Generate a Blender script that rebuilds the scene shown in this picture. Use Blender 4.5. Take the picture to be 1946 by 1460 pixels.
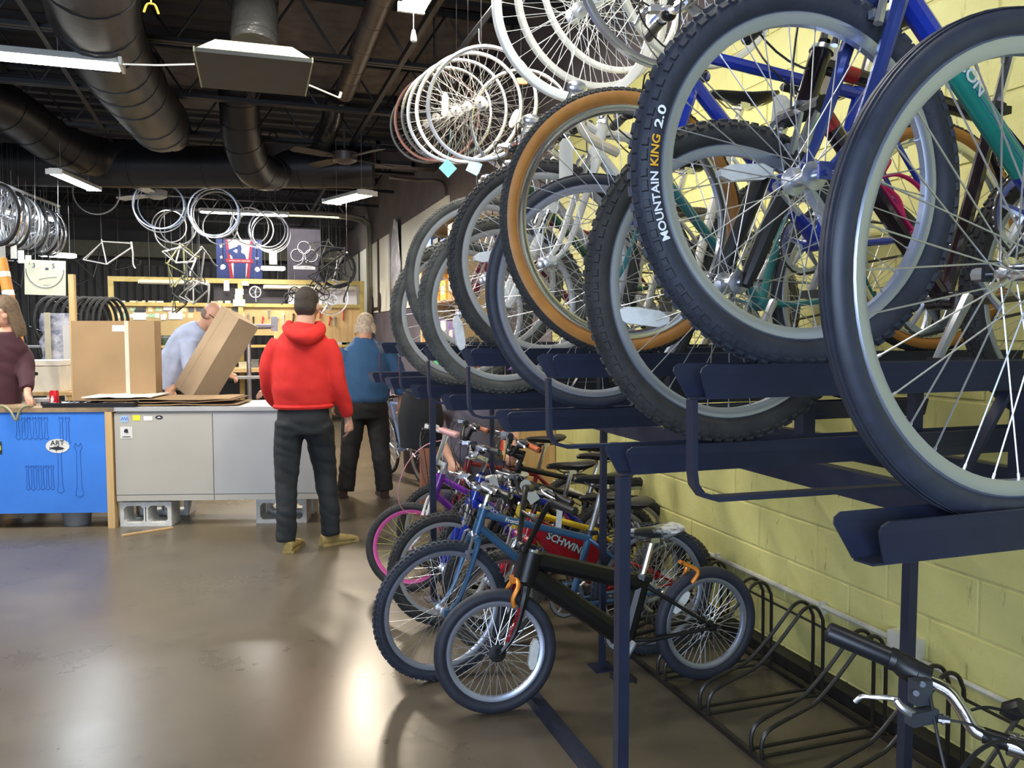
import bpy, math, random
from mathutils import Vector as V, Matrix as Mx
random.seed(7)
PI = math.pi
D = bpy.data
C = bpy.context.scene.collection
for o in list(D.objects): D.objects.remove(o)
sc = bpy.context.scene

# ---------------------------------------------------------------- camera
CAMH = 1.5
PITCH = math.radians(3.6294); YAW = math.radians(18.6666)
cd = D.cameras.new('camera'); cam = D.objects.new('camera', cd); C.objects.link(cam)
cam.location = (0, 0, CAMH); cam.rotation_euler = (PI/2-PITCH, 0, -YAW)
cd.sensor_width = 36; cd.lens = 36*1545/1946; cd.clip_start = .02; cd.clip_end = 100
sc.camera = cam

# ---------------------------------------------------------------- world, lights, exposure
w = D.worlds.new('world'); sc.world = w; w.use_nodes = True
w.node_tree.nodes['Background'].inputs[0].default_value = (.62, .72, .95, 1)
w.node_tree.nodes['Background'].inputs[1].default_value = .6
def area(name, loc, rot, sx, sy, power, col):
    l = D.lights.new(name, 'AREA'); l.shape = 'RECTANGLE'; l.size = sx; l.size_y = sy
    l.energy = power; l.color = col
    o = D.objects.new(name, l); C.objects.link(o); o.location = loc; o.rotation_euler = rot
    return o
# daylight through the shop windows behind the photographer
area('window_light', (-2.2, -2.9, 1.75), (math.radians(88), 0, math.radians(-14)), 4.0, 2.3, 260, (.62, .77, 1))
# out-of-frame shop tubes over the front, then fill lamps added left and back
area('tube_light', (1.0, 1.7, 3.55), (0, 0, 0), .3, 2.4, 26, (1, .95, .84))
area('tube_light', (.2, 4.6, 3.5), (0, 0, 0), 2.4, .3, 60, (1, .95, .86))
area('tube_light', (-3.9, 6.6, 3.5), (0, 0, .6), 2.4, .3, 110, (.95, .97, 1))  # fill lamp added to brighten the paper sign, no fixture there
area('tube_light', (-1.0, 13.2, 3.3), (0, 0, 0), 2.4, .3, 60, (1, .95, .86))  # added fill that lifts the dark back area, without a fixture
area('tube_light', (.6, 15.2, 3.62), (math.radians(35), 0, 0), 2.4, .3, 45, (1, .96, .9))  # unseen fill added and tilted to light the dim banners
vs = sc.view_settings
vs.view_transform = 'Standard'; vs.look = 'None'; vs.gamma = 1; vs.use_curve_mapping = False
vs.exposure = .35

# ---------------------------------------------------------------- helpers
FWD = V((math.sin(YAW)*math.cos(PITCH), math.cos(YAW)*math.cos(PITCH), -math.sin(PITCH)))
RGT = V((math.cos(YAW), -math.sin(YAW), 0)); UPV = RGT.cross(FWD)
def ray(x, y): return FWD + RGT*((x-973)/1545) - UPV*((y-730)/1545)
def at(x, y, X=None, Y=None, Z=None, w=None):
    """point of the shop seen at a photograph pixel, on the plane X=, Y=, Z= or at depth w"""
    d = ray(x, y); o = V((0, 0, CAMH))
    if X is not None: t = X/d.x
    elif Y is not None: t = Y/d.y
    elif Z is not None: t = (Z-CAMH)/d.z
    else: t = w
    return o + d*t

MATS = {}
def mat(name, col, rough=.5, metal=0, var=.12, scale=6, bump=0, bscale=60, emit=0, spec=None, coat=0, alpha=1, trans=0):
    if name in MATS: return MATS[name]
    m = D.materials.new(name); m.use_nodes = True; nt = m.node_tree; N = nt.nodes; L = nt.links
    b = N['Principled BSDF']
    b.inputs['Roughness'].default_value = rough; b.inputs['Metallic'].default_value = metal
    if coat: b.inputs['Coat Weight'].default_value = coat
    if trans: b.inputs['Transmission Weight'].default_value = trans
    b.inputs['Alpha'].default_value = alpha
    c = (*col, 1)
    if emit:
        b.inputs['Base Color'].default_value = c
        b.inputs['Emission Color'].default_value = c; b.inputs['Emission Strength'].default_value = emit
    else:
        tc = N.new('ShaderNodeTexCoord'); nz = N.new('ShaderNodeTexNoise'); nz.inputs['Scale'].default_value = scale
        nz.inputs['Detail'].default_value = 4
        L.new(tc.outputs['Object'], nz.inputs['Vector'])
        mr = N.new('ShaderNodeMapRange'); mr.inputs['From Min'].default_value = .3; mr.inputs['From Max'].default_value = .7
        mr.inputs['To Min'].default_value = 1-var; mr.inputs['To Max'].default_value = 1+var
        L.new(nz.outputs['Fac'], mr.inputs['Value'])
        mx = N.new('ShaderNodeVectorMath'); mx.operation = 'SCALE'; mx.inputs[0].default_value = col
        L.new(mr.outputs[0], mx.inputs['Scale']); L.new(mx.outputs[0], b.inputs['Base Color'])
        if bump:
            n2 = N.new('ShaderNodeTexNoise'); n2.inputs['Scale'].default_value = bscale; n2.inputs['Detail'].default_value = 5
            L.new(tc.outputs['Object'], n2.inputs['Vector'])
            bp = N.new('ShaderNodeBump'); bp.inputs['Strength'].default_value = bump; bp.inputs['Distance'].default_value = .01
            L.new(n2.outputs['Fac'], bp.inputs['Height']); L.new(bp.outputs[0], b.inputs['Normal'])
    MATS[name] = m
    return m

def blotch(name, c1, c2, scale, rough, lo=.45, hi=.62, bump=.05, r2=None, stretch=(1, 1, 1), dirt=None):
    """two colours mixed by noise; optional dark scuffs"""
    m = D.materials.new(name); m.use_nodes = True; nt = m.node_tree; N = nt.nodes; L = nt.links
    b = N['Principled BSDF']
    tc = N.new('ShaderNodeTexCoord'); mp = N.new('ShaderNodeMapping'); mp.inputs['Scale'].default_value = stretch
    L.new(tc.outputs['Object'], mp.inputs['Vector'])
    n1 = N.new('ShaderNodeTexNoise'); n1.inputs['Scale'].default_value = scale; n1.inputs['Detail'].default_value = 8
    n1.inputs['Roughness'].default_value = .65
    L.new(mp.outputs[0], n1.inputs['Vector'])
    mr = N.new('ShaderNodeMapRange'); mr.inputs['From Min'].default_value = lo; mr.inputs['From Max'].default_value = hi
    L.new(n1.outputs['Fac'], mr.inputs['Value'])
    mx = N.new('ShaderNodeMix'); mx.data_type = 'RGBA'; mx.inputs['A'].default_value = (*c1, 1); mx.inputs['B'].default_value = (*c2, 1)
    L.new(mr.outputs[0], mx.inputs['Factor']); out = mx.outputs['Result']
    if dirt:
        n3 = N.new('ShaderNodeTexNoise'); n3.inputs['Scale'].default_value = dirt[0]; n3.inputs['Detail'].default_value = 10; n3.inputs['Roughness'].default_value = .75
        mp2 = N.new('ShaderNodeMapping'); mp2.inputs['Scale'].default_value = dirt[3]
        L.new(tc.outputs['Object'], mp2.inputs['Vector']); L.new(mp2.outputs[0], n3.inputs['Vector'])
        m3 = N.new('ShaderNodeMapRange'); m3.inputs['From Min'].default_value = dirt[1]; m3.inputs['From Max'].default_value = dirt[1]+(dirt[5] if len(dirt) > 5 else .07)
        L.new(n3.outputs['Fac'], m3.inputs['Value'])
        mm = N.new('ShaderNodeMath'); mm.operation = 'MULTIPLY'; mm.inputs[1].default_value = dirt[4]; L.new(m3.outputs[0], mm.inputs[0])
        x2 = N.new('ShaderNodeMix'); x2.data_type = 'RGBA'; L.new(out, x2.inputs['A']); x2.inputs['B'].default_value = (*dirt[2], 1)
        L.new(mm.outputs[0], x2.inputs['Factor']); out = x2.outputs['Result']
    L.new(out, b.inputs['Base Color'])
    if r2 is not None:
        m4 = N.new('ShaderNodeMapRange'); m4.inputs['To Min'].default_value = rough; m4.inputs['To Max'].default_value = r2
        L.new(n1.outputs['Fac'], m4.inputs['Value']); L.new(m4.outputs[0], b.inputs['Roughness'])
    else: b.inputs['Roughness'].default_value = rough
    if bump:
        n2 = N.new('ShaderNodeTexNoise'); n2.inputs['Scale'].default_value = scale*12
        L.new(tc.outputs['Object'], n2.inputs['Vector'])
        bp = N.new('ShaderNodeBump'); bp.inputs['Strength'].default_value = bump; bp.inputs['Distance'].default_value = .01
        L.new(n2.outputs['Fac'], bp.inputs['Height']); L.new(bp.outputs[0], b.inputs['Normal'])
    MATS[name] = m
    return m

black = mat('black_paint', (.010, .010, .012), .42)
navy = mat('navy_powder_coat', (.015, .020, .044), .42, 0, .1, 20)
rubber = mat('tire_rubber', (.026, .031, .046), .62, 0, .25, 14, .15, 90)
rubber_grey = mat('dusty_tire_rubber', (.085, .082, .070), .8, 0, .3, 18, .2, 90)
rubber_dark = mat('dark_tire_rubber', (.030, .029, .028), .75, 0, .3, 18, .2, 90)
gum = mat('amber_sidewall', (.40, .17, .035), .55, 0, .12, 30)
chrome = mat('chrome', (.82, .82, .84), .16, 1, .05)
alu = mat('brushed_alloy', (.66, .69, .76), .30, .9, .06)
alum = mat('satin_alloy', (.55, .60, .74), .34, .85, .05)
steel = mat('spoke_steel', (.62, .63, .65), .3, .85, .05)
greyrim = mat('grey_alloy_rim', (.45, .45, .44), .45, .5, .08)
white = mat('white_paint', (.70, .69, .65), .3, 0, .05)
cream = mat('cream_tape', (.72, .62, .44), .6, 0, .12)
blackpl = mat('black_plastic', (.015, .015, .017), .4, 0, .2)
grey = mat('grey_plastic', (.20, .20, .21), .5)
refl = mat('clear_reflector', (.75, .76, .74), .18, 0, .08, 60, .3, 300)
amber = mat('amber_reflector', (.85, .33, .02), .25)
redp = mat('red_paint', (.40, .012, .02), .25, 0, .1, coat=.5)
bluep = mat('royal_blue_paint', (.012, .035, .34), .22, 0, .1, coat=.6)
bluemet = mat('steel_blue_paint', (.045, .12, .23), .35, .2, .08)
teal = mat('teal_paint', (.02, .16, .17), .3, 0, .15, coat=.3)
orange = mat('orange_anodised', (.75, .25, .02), .35, .3, .1)
paper = mat('paper_tag', (.72, .70, .62), .8)
wood = blotch('pine_wood', (.50, .32, .13), (.62, .42, .20), 3, .55, .35, .65, .04, stretch=(8, 8, .6))
card = mat('cardboard', (.31, .20, .10), .85, 0, .08, 4, .05, 120)
card2 = mat('pale_cardboard', (.40, .29, .18), .85, 0, .08, 4)
tubew = mat('lit_tube', (1, .97, .90), emit=16)
tubec = mat('lit_cool_tube', (.86, .95, 1), emit=14)
lampw = mat('lit_warm_lamp', (1, .84, .60), emit=45)

class MB:
    def __init__(s, M=None): s.v = []; s.f = []; s.mi = []; s.M = M; s.cur = 0
    def add(s, vs_, fs):
        b = len(s.v)
        if s.M is not None: vs_ = [s.M @ V(p) for p in vs_]
        s.v += [tuple(p) for p in vs_]
        s.f += [tuple(i+b for i in f) for f in fs]; s.mi += [s.cur]*len(fs)
    def box(s, c, d, R=None, taper=None):
        h = [x/2 for x in d]; c = V(c); P = []
        for z in (-1, 1):
            t = taper if (taper and z > 0) else 1
            for x, y in ((-1, -1), (1, -1), (1, 1), (-1, 1)):
                p = V((x*h[0]*t, y*h[1]*t, z*h[2]))
                if R is not None: p = R @ p
                P.append(c+p)
        s.add(P, [(3, 2, 1, 0), (4, 5, 6, 7), (0, 1, 5, 4), (1, 2, 6, 5), (2, 3, 7, 6), (3, 0, 4, 7)])
        return s
    def bx(s, x0, x1, y0, y1, z0, z1): return s.box(((x0+x1)/2, (y0+y1)/2, (z0+z1)/2), (x1-x0, y1-y0, z1-z0))
    def tube(s, pts, r, n=8, closed=False, caps=True, flat=1):
        pts = [V(p) for p in pts]; m = len(pts); P = []
        rr = r if isinstance(r, (list, tuple)) else [r]*m
        up = None
        for i, p in enumerate(pts):
            a = pts[(i-1) % m] if (closed or i > 0) else p
            b = pts[(i+1) % m] if (closed or i < m-1) else p
            t = (b-a)
            if t.length < 1e-9: t = V((0, 0, 1))
            t.normalize()
            if up is None:
                up = V((0, 0, 1)) if abs(t.z) < .9 else V((1, 0, 0))
            u = up - t*up.dot(t)
            if u.length < 1e-6: u = t.orthogonal()
            u.normalize(); up = u; k = t.cross(u)
            for j in range(n):
                a_ = 2*PI*j/n
                P.append(p + (u*math.cos(a_)*flat + k*math.sin(a_))*rr[i])
        F = []
        for i in range(m if closed else m-1):
            i2 = (i+1) % m
            for j in range(n):
                j2 = (j+1) % n
                F.append((i*n+j, i*n+j2, i2*n+j2, i2*n+j))
        if caps and not closed:
            F.append(tuple(range(n))[::-1]); F.append(tuple((m-1)*n+j for j in range(n)))
        s.add(P, F); return s
    def cyl(s, a, b, r, r2=None, n=10): return s.tube([a, b], [r, r if r2 is None else r2], n)
    def lathe(s, prof, n=16, axis='y', c=(0, 0, 0), closed=False):
        """prof: (along axis, radius)"""
        P = []; c = V(c)
        for j in range(n):
            a = 2*PI*j/n; ca, sa = math.cos(a), math.sin(a)
            for (h, r) in prof:
                P.append(c + (V((r*ca, h, r*sa)) if axis == 'y' else V((r*ca, r*sa, h)) if axis == 'z' else V((h, r*ca, r*sa))))
        m = len(prof); F = []
        for j in range(n):
            j2 = (j+1) % n
            for i in range(m if closed else m-1):
                i2 = (i+1) % m
                F.append((j*m+i, j*m+i2, j2*m+i2, j2*m+i))
        s.add(P, F); return s
    def ell(s, c, r, R=None, nu=14, nv=9):
        c = V(c); P = []
        r = (r, r, r) if not hasattr(r, '__len__') else r
        for i in range(nv+1):
            t = PI*i/nv
            for j in range(nu):
                a = 2*PI*j/nu
                p = V((r[0]*math.sin(t)*math.cos(a), r[1]*math.sin(t)*math.sin(a), r[2]*math.cos(t)))
                if R is not None: p = R @ p
                P.append(c+p)
        F = []
        for i in range(nv):
            for j in range(nu):
                j2 = (j+1) % nu
                F.append((i*nu+j, (i+1)*nu+j, (i+1)*nu+j2, i*nu+j2))
        s.add(P, F); return s
    def prism(s, poly, f):
        """poly 2D points; f(u,v,k) -> 3D with k 0/1"""
        n = len(poly)
        P = [f(u, v_, 0) for u, v_ in poly]+[f(u, v_, 1) for u, v_ in poly]
        F = [tuple(range(n))[::-1], tuple(range(n, 2*n))]+[(i, (i+1) % n, n+(i+1) % n, n+i) for i in range(n)]
        s.add(P, F); return s
    def mesh(s, name, mats, sharp=35, tri=True):
        me = D.meshes.new(name); me.from_pydata(s.v, [], s.f)
        for m in (mats if isinstance(mats, (list, tuple)) else [mats]): me.materials.append(m)
        if any(s.mi): me.polygons.foreach_set('material_index', s.mi)
        me.validate(); me.update()
        me.shade_smooth(); me.set_sharp_from_angle(angle=math.radians(sharp))
        return me
    def build(s, name, mats, parent=None, sharp=35, **kw):
        return link(name, s.mesh(name, mats, sharp), parent, **kw)

def link(name, me, parent=None, mw=None, label=None, kind=None):
    o = D.objects.new(name, me); C.objects.link(o)
    if parent is not None: o.parent = parent
    if mw is not None: o.matrix_local = mw
    if label: o['label'] = label
    if kind: o['kind'] = kind
    return o
def thing(name, label, cat, loc=(0, 0, 0), rz=0, group=None, rot=None):
    o = D.objects.new(name, None); C.objects.link(o); o.empty_display_size = .1
    o.location = loc; o.rotation_euler = rot if rot else (0, 0, rz)
    o['label'] = label; o['category'] = cat
    if group: o['group'] = group
    return o
def tag(o, label, cat, group=None):
    o['label'] = label; o['category'] = cat
    if group: o['group'] = group
    return o
def struct(o): o['kind'] = 'structure'; return o
def recentre(o):
    """move a mesh object's origin to its base centre (one-mesh things)"""
    me = o.data; xs = [v.co for v in me.vertices]
    lo = V([min(p[i] for p in xs) for i in range(3)]); hi = V([max(p[i] for p in xs) for i in range(3)])
    c = V(((lo.x+hi.x)/2, (lo.y+hi.y)/2, lo.z))
    me.transform(Mx.Translation(-c)); o.location = c
    return o
def textmesh(s, size, depth=.0006, bold=0, align='CENTER', spacing=1):
    cu = D.curves.new('t', 'FONT'); cu.body = s; cu.size = size; cu.extrude = depth; cu.offset = bold
    cu.align_x = align; cu.align_y = 'CENTER'; cu.space_character = spacing; cu.resolution_u = 3
    o = D.objects.new('t', cu); C.objects.link(o)
    bpy.context.view_layer.update()
    me = D.meshes.new_from_object(o.evaluated_get(bpy.context.evaluated_depsgraph_get()))
    D.objects.remove(o); D.curves.remove(cu)
    return me
def text(s, size, m, parent, M, name='lettering', **kw):
    me = textmesh(s, size, **kw); me.materials.clear(); me.materials.append(m); me.transform(M)
    return link(name, me, parent)
def frame_M(o, x, y):
    """matrix with origin o, text x axis and y axis"""
    x = V(x).normalized(); y = V(y); y = (y-x*y.dot(x)).normalized(); z = x.cross(y)
    M = Mx((x, y, z)).transposed().to_4x4(); M.translation = V(o); return M
def bez(p0, p1, p2, p3, n=10):
    p0, p1, p2, p3 = V(p0), V(p1), V(p2), V(p3); out = []
    for i in range(n+1):
        t = i/n; u = 1-t
        out.append(p0*u**3+p1*3*u*u*t+p2*3*u*t*t+p3*t**3)
    return out
def spline(pts, n=5):
    pts = [V(p) for p in pts]; out = []
    for i in range(len(pts)-1):
        a = pts[max(i-1, 0)]; b = pts[i]; c = pts[i+1]; d = pts[min(i+2, len(pts)-1)]
        for k in range(n):
            t = k/n
            out.append(.5*((2*b)+(c-a)*t+(2*a-5*b+4*c-d)*t*t+(3*b-a-3*c+d)*t**3))
    out.append(pts[-1]); return out
def copy_tree(o, parent=None):
    c = o.copy(); C.objects.link(c); c.parent = parent
    if parent is not None: c.matrix_parent_inverse = o.matrix_parent_inverse.copy()
    for ch in list(o.children): copy_tree(ch, c)
    return c
# ================================================================ THE ROOM
WX = 2.36            # right wall plane
floor_m = blotch('polished_concrete', (.084, .069, .048), (.135, .113, .082), 1.1, .19, .30, .74, .03, r2=.40,
                 dirt=(3.2, .56, (.045, .036, .026), (1, 1, 1), .6, .16))
struct(MB().bx(-7, 2.6, -3.2, 19.4, -.1, 0).build('floor', floor_m))
deck_m = mat('ceiling_black', (.020, .020, .026), .75, 0, .3, 3)
deckp = mat('ceiling_insulation', (.11, .095, .09), .9, 0, .35, 5)
joist_m = mat('joist_black', (.016, .015, .017), .5)
# roof deck, corrugated: profile repeated along Y
mb = MB(); prof = []
y = -3.2; k = 0
while y < 19.4:
    prof += [(y, 4.22), (y+.11, 4.22), (y+.15, 4.26), (y+.26, 4.26)]; y += .30
prof.append((19.4, 4.22))
n = len(prof)
mb.add([(-7, a, b) for a, b in prof]+[(2.6, a, b) for a, b in prof], [(i, i+1, n+i+1, n+i) for i in range(n-1)])
mb.bx(-7, 2.6, -3.2, 19.4, 4.34, 4.4)
ceiling = struct(mb.build('ceiling', deck_m, sharp=20))
for X0, X1, Y0, Y1 in ((.3, 2.34, 6.9, 9.3), (-1.2, .2, 8.3, 10.6), (-3.6, -2.2, 8.4, 10.4)):
    MB().bx(X0, X1, Y0, Y1, 4.17, 4.215).build('insulation_batt', deckp, ceiling)
# open web joists across the shop
def joist_mesh():
    b = MB(); z0, z1 = 3.66, 4.14
    for z in (z0, z1):
        b.bx(-7, 2.36, -.045, -.008, z-.004, z+.004); b.bx(-7, 2.36, .008, .045, z-.004, z+.004)
        s = 1 if z == z0 else -1
        b.bx(-7, 2.36, -.012, -.008, min(z, z+s*.04), max(z, z+s*.04)); b.bx(-7, 2.36, .008, .012, min(z, z+s*.04), max(z, z+s*.04))
    x = -7
    while x < 2.3:
        b.cyl((x, 0, z0+.01), (x+.3, 0, z1-.01), .011, n=5); b.cyl((x+.3, 0, z1-.01), (x+.6, 0, z0+.01), .011, n=5); x += .6
    return b.mesh('joist', joist_m)
jm = joist_mesh()
for i in range(13):
    link('joist', jm, ceiling, Mx.Translation((0, -.8+i*1.5, 0)))
for X in (-4.2, -1.3, 1.3):
    MB().bx(X-.02, X+.02, -3.2, 19.4, 3.652, 3.66).bx(X-.02, X-.016, -3.2, 19.4, 3.66, 3.70).build('bridging_angle', joist_m, ceiling)

# right wall: painted block below, dark paint above z=3.08
taupe = blotch('taupe_wall_paint', (.125, .105, .105), (.20, .17, .165), 1.3, .7, .35, .7, .1)
yel_m = blotch('yellow_block_paint', (.60, .565, .20), (.67, .635, .255), 5, .55,   .3, .7, .12,
               dirt=(5.5, .60, (.11, .095, .05), (1, 4.5, .8), .7))
mort_m = mat('yellow_mortar', (.60, .55, .22), .7, 0, .1, 20)
mb = MB().bx(WX+.004, WX+.15, -3.2, 6.0, 0, 3.084).bx(WX+.004, WX+.15, 6.0, 19.4, 0, 3.084)
mb.cur = 1; mb.bx(WX-.004, WX+.15, -3.2, 19.4, 3.084, 4.36); mb.bx(WX-.006, WX+.01, 6.0, 19.4, 0, 3.084)
wall = struct(mb.build('wall_right', [mort_m, taupe]))
blocks = []; course = 0
BW, BH = .4064, .2002
for c_ in range(16):
    zb = .066+c_*BH - BH
    off = 0 if c_ % 2 else BW/2
    yb = -1.2+off
    while yb < 5.98:
        z0 = max(zb, 0)+.005; z1 = min(zb+BH, 3.084)-.005
        if z1-z0 > .02:
            blocks.append((yb+.005, min(yb+BW, 6.0)-.005, z0, z1))
        yb += BW
def block_mb(b, q):
    y0, y1, z0, z1 = q; x = WX-random.uniform(0, .0015); e = .003
    P = [(WX+.006, y0, z0), (WX+.006, y1, z0), (WX+.006, y1, z1), (WX+.006, y0, z1),
         (x, y0+e, z0+e), (x, y1-e, z0+e), (x, y1-e, z1-e), (x, y0+e, z1-e)]
    b.add(P, [(4, 7, 6, 5), (0, 4, 5, 1), (1, 5, 6, 2), (2, 6, 7, 3), (3, 7, 4, 0)])
def seen(q):
    y0, y1, z0, z1 = q; p = V((WX, (y0+y1)/2, (z0+z1)/2-CAMH)); d = p.dot(FWD)
    if d <= 0: return 0
    a = 973+1545*p.dot(RGT)/d; c = 730-1545*p.dot(UPV)/d
    return 1/d if (-100 < a < 2100 and -60 < c < 1520) else 0
blocks.sort(key=lambda q: -seen(q))
for q in blocks[:298]:
    b = MB(); block_mb(b, q); b.build('block', yel_m, wall, sharp=15)
b = MB()
for q in blocks[298:]: block_mb(b, q)
b.build('block', yel_m, wall, sharp=15, kind='stuff')
struct(MB().bx(2.285, 2.362, -1.2, 5.9, 0, .055).build('baseboard_right', mat('black_base_strip', (.015, .013, .012), .6)))
# pale wall boards beyond the block wall
panel_m = blotch('pale_wall_board', (.86, .84, .74), (.76, .74, .64), .8, .5, .4, .7, .02)
for (y0, y1, z0) in ((9.2, 10.6, 1.85), (10.62, 12.0, 1.85), (13.1, 14.9, 1.85), (14.92, 17.2, 1.85), (17.22, 19.2, 1.85)):
    MB().bx(WX-.03, WX-.008, y0, y1, z0, 3.075).build('wall_panel', panel_m, wall)
low_m = mat('purple_grey_paint', (.10, .085, .11), .7, 0, .2, 2)
MB().bx(WX-.018, WX-.007, 9.2, 19.3, .02, 1.84).build('lower_wall_panel', low_m, wall)
# back and left walls, far behind
back_m = mat('dark_back_wall', (.075, .075, .078), .7, 0, .2, 1.5)
wb = struct(MB().bx(-7, 2.6, 19.3, 19.45, 0, 4.36).build('wall_back', back_m))
bp = MB()
for i in range(60): bp.bx(-7+i*.155, -7+i*.155+.10, 19.26, 19.3, .4, 2.95)
bp.build('corrugated_sheet', mat('grey_sheet', (.11, .11, .11), .7), wb)
MB().bx(-7, 2.3, 19.0, 19.25, 3.1, 3.42).build('wall_beam', mat('olive_beam', (.20, .20, .14), .6), wb)
struct(MB().bx(-7.15, -7, -3.2, 19.4, 0, 4.36).build('wall_left', taupe))
# wall behind the photographer, open where the shop window is
fw = MB().bx(-7, 2.6, -3.35, -3.2, 0, .5).bx(-7, 2.6, -3.35, -3.2, 3.0, 4.36).bx(-7, -4.4, -3.35, -3.2, .5, 3.0).bx(.2, 2.6, -3.35, -3.2, .5, 3.0)
struct(fw.build('wall_front', taupe))
wf = MB().bx(-4.4, -4.34, -3.33, -3.22, .5, 3).bx(.14, .2, -3.33, -3.22, .5, 3).bx(-4.34, .14, -3.33, -3.22, .5, .56).bx(-4.34, .14, -3.33, -3.22, 2.94, 3).bx(-2.13, -2.07, -3.33, -3.22, .56, 2.94)
struct(wf.build('window_1', alum))
# conduit along the yellow wall
cond_m = blotch('painted_conduit', (.70, .68, .58), (.52, .50, .40), 9, .5, .4, .7, .1)
t = MB().tube([(WX-.016, 6.0, .325), (WX-.016, 2.40, .335)], .013, 8)
t.tube([(WX-.014, 2.27, .30), (WX-.014, -.5, .305)], .010, 8)
trim = struct(t.build('trim_1', cond_m))
MB().bx(WX-.05, WX, 2.27, 2.40, .27, .38).build('junction_box', cond_m, trim)
for y in (5.2, 4.4, 3.6, 2.8, 1.8): MB().bx(WX-.03, WX, y-.008, y+.008, .30, .355).build('pipe_clip', cond_m, trim)
# wall pipes far down the right wall
pm = mat('olive_pipe', (.16, .15, .10), .5)
for i, (y, z0) in enumerate(((15.1, .1), (14.75, 1.2))):
    o = MB().tube(spline([(WX-.05, y, z0), (WX-.05, y, 3.1), (WX-.12, y+.05, 3.5), (WX-.6, y+.1, 3.6), (WX-1.6, y+.1, 3.6)], 4), .035, 7).build('trim_%d' % (i+2), pm)
    struct(o)
o = MB().tube(spline([at(847, 372, X=WX-.05), at(845, 352, X=WX-.05), at(828, 343, X=WX-.06), at(790, 342, X=WX-.2), at(738, 336, X=WX-.6)], 5), .022, 7).build('trim_4', mat('dark_conduit', (.08, .065, .055), .5)); struct(o)
# steel beam and brackets where the ceiling meets the wall
o = MB().bx(.2, WX-.01, 9.75, 9.95, 3.48, 3.64).build('trim_5', mat('oxide_beam', (.045, .028, .028), .5)); struct(o)
# ================================================================ DISPLAY RACK (two tiers of trays)
rack = thing('bicycle_display_rack', 'navy steel two-level rack with trays holding bicycles by the yellow wall', 'rack', (1.4, 2.4, 0))
def rk(mb, name, m, **kw):
    o = mb.build(name, m, rack, **kw); o.matrix_local = Mx.Translation((-1.4, -2.4, 0)); return o
TY = [.817, 1.501, 2.265, 2.95, 3.518, 4.183, 4.76]; HY = [1.228, 1.907, 2.653, 3.255, 3.869, 4.432]
TX0, TX1 = .711, 2.30
def tray_mesh():
    """bent sheet channel; far flange longer, clipped corners"""
    b = MB(); t = .003
    def sheet(poly): # poly of (x,y,z), thickness towards -z/-y
        pass
    def plate(p, nrm):
        n = len(p); q = [V(a)+V(nrm)*t for a in p]; P = [V(a) for a in p]+q
        b.add(P, [tuple(range(n))[::-1], tuple(range(n, 2*n))]+[(i, (i+1) % n, n+(i+1) % n, n+i) for i in range(n)])
    L = TX1-TX0
    # bottom
    plate([(.034, -.015, .008), (L, -.015, .008), (L, .015, .008), (.030, .015, .008)], (0, 0, -1))
    # near flange (towards camera) and far flange, clipped front corners
    for s in (-1, 1):
        a = 0.010 if s > 0 else .028
        p = [(a+.020, s*.015, .008), (L, s*.015, .008), (L, s*.031, .066), (a+.012, s*.031, .066), (a+.002, s*.0298, .060), (a, s*.028, .052)]
        if s > 0: p = p[::-1]
        plate(p, (0, s*.9, -.3))
    return b.mesh('tray', navy, sharp=25)
tm = tray_mesh()
for y in TY: link('tray', tm, rack, Mx.Translation((TX0+.002-1.4, y-2.4, 1.203)))
for y in HY: link('tray', tm, rack, Mx.Translation((TX0+.002-1.4, y-2.4, 1.380)))
def flatbar(path, w_, t_):
    """flat bar swept in the XZ plane, w_ wide in Y"""
    b = MB(); P = []; pts = [V(p) for p in path]; n = len(pts)
    for i, p in enumerate(pts):
        a = pts[max(0, i-1)]; c = pts[min(n-1, i+1)]; tt = (c-a).normalized(); nn = V((-tt.z, 0, tt.x))*t_/2
        for q in (p+nn+V((0, w_/2, 0)), p+nn-V((0, w_/2, 0)), p-nn-V((0, w_/2, 0)), p-nn+V((0, w_/2, 0))): P.append(q)
    F = [(3, 2, 1, 0), tuple((n-1)*4+k for k in range(4))]
    for i in range(n-1):
        for k in range(4): F.append((i*4+k, i*4+(k+1) % 4, i*4+4+(k+1) % 4, i*4+4+k))
    b.add(P, F); return b
hp = [(.736, 0, 1.385), (.738, 0, 1.262), (.742, 0, 1.238), (.756, 0, 1.220), (.785, 0, 1.211), (1.29, 0, 1.206), (1.33, 0, 1.214), (1.356, 0, 1.24), (1.45, 0, 1.38)]
hm = flatbar(hp, .024, .009).mesh('lift_bar', navy, sharp=30)
for y in HY: link('lift_bar', hm, rack, Mx.Translation((-1.4, y-2.4-.012, 0)))
for (x, y, zt) in ((.755, 1.513, 1.203), (1.52, 1.513, 1.38), (1.52, 3.24, 1.38), (1.02, 4.4, 1.203), (1.52, 4.9, 1.38), (1.56, .2, 1.38)):
    r_ = .0125 if y != 4.4 else .016
    rk(MB().bx(x-r_, x+r_, y-r_, y+r_, .006, zt), 'post', navy)
    rk(MB().bx(x-.05, x+.05, y-.05, y+.05, 0, .006), 'base_plate', navy)
rk(MB().bx(1.50, 1.54, .1, 5.0, 1.07, 1.14), 'long_beam', navy)
rk(MB().bx(1.94, 1.98, .1, 5.0, 1.07, 1.14), 'long_beam', navy)
rk(MB().bx(1.085, 1.135, .3, 3.12, 0, .04), 'floor_rail', navy)
for y in TY: rk(MB().bx(1.50, 1.54, y-.02, y+.02, 1.14, 1.205), 'tray_bracket', navy)
for y in HY: rk(MB().bx(1.50, 1.54, y-.02, y+.02, 1.14, 1.382), 'tray_bracket', navy)

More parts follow.
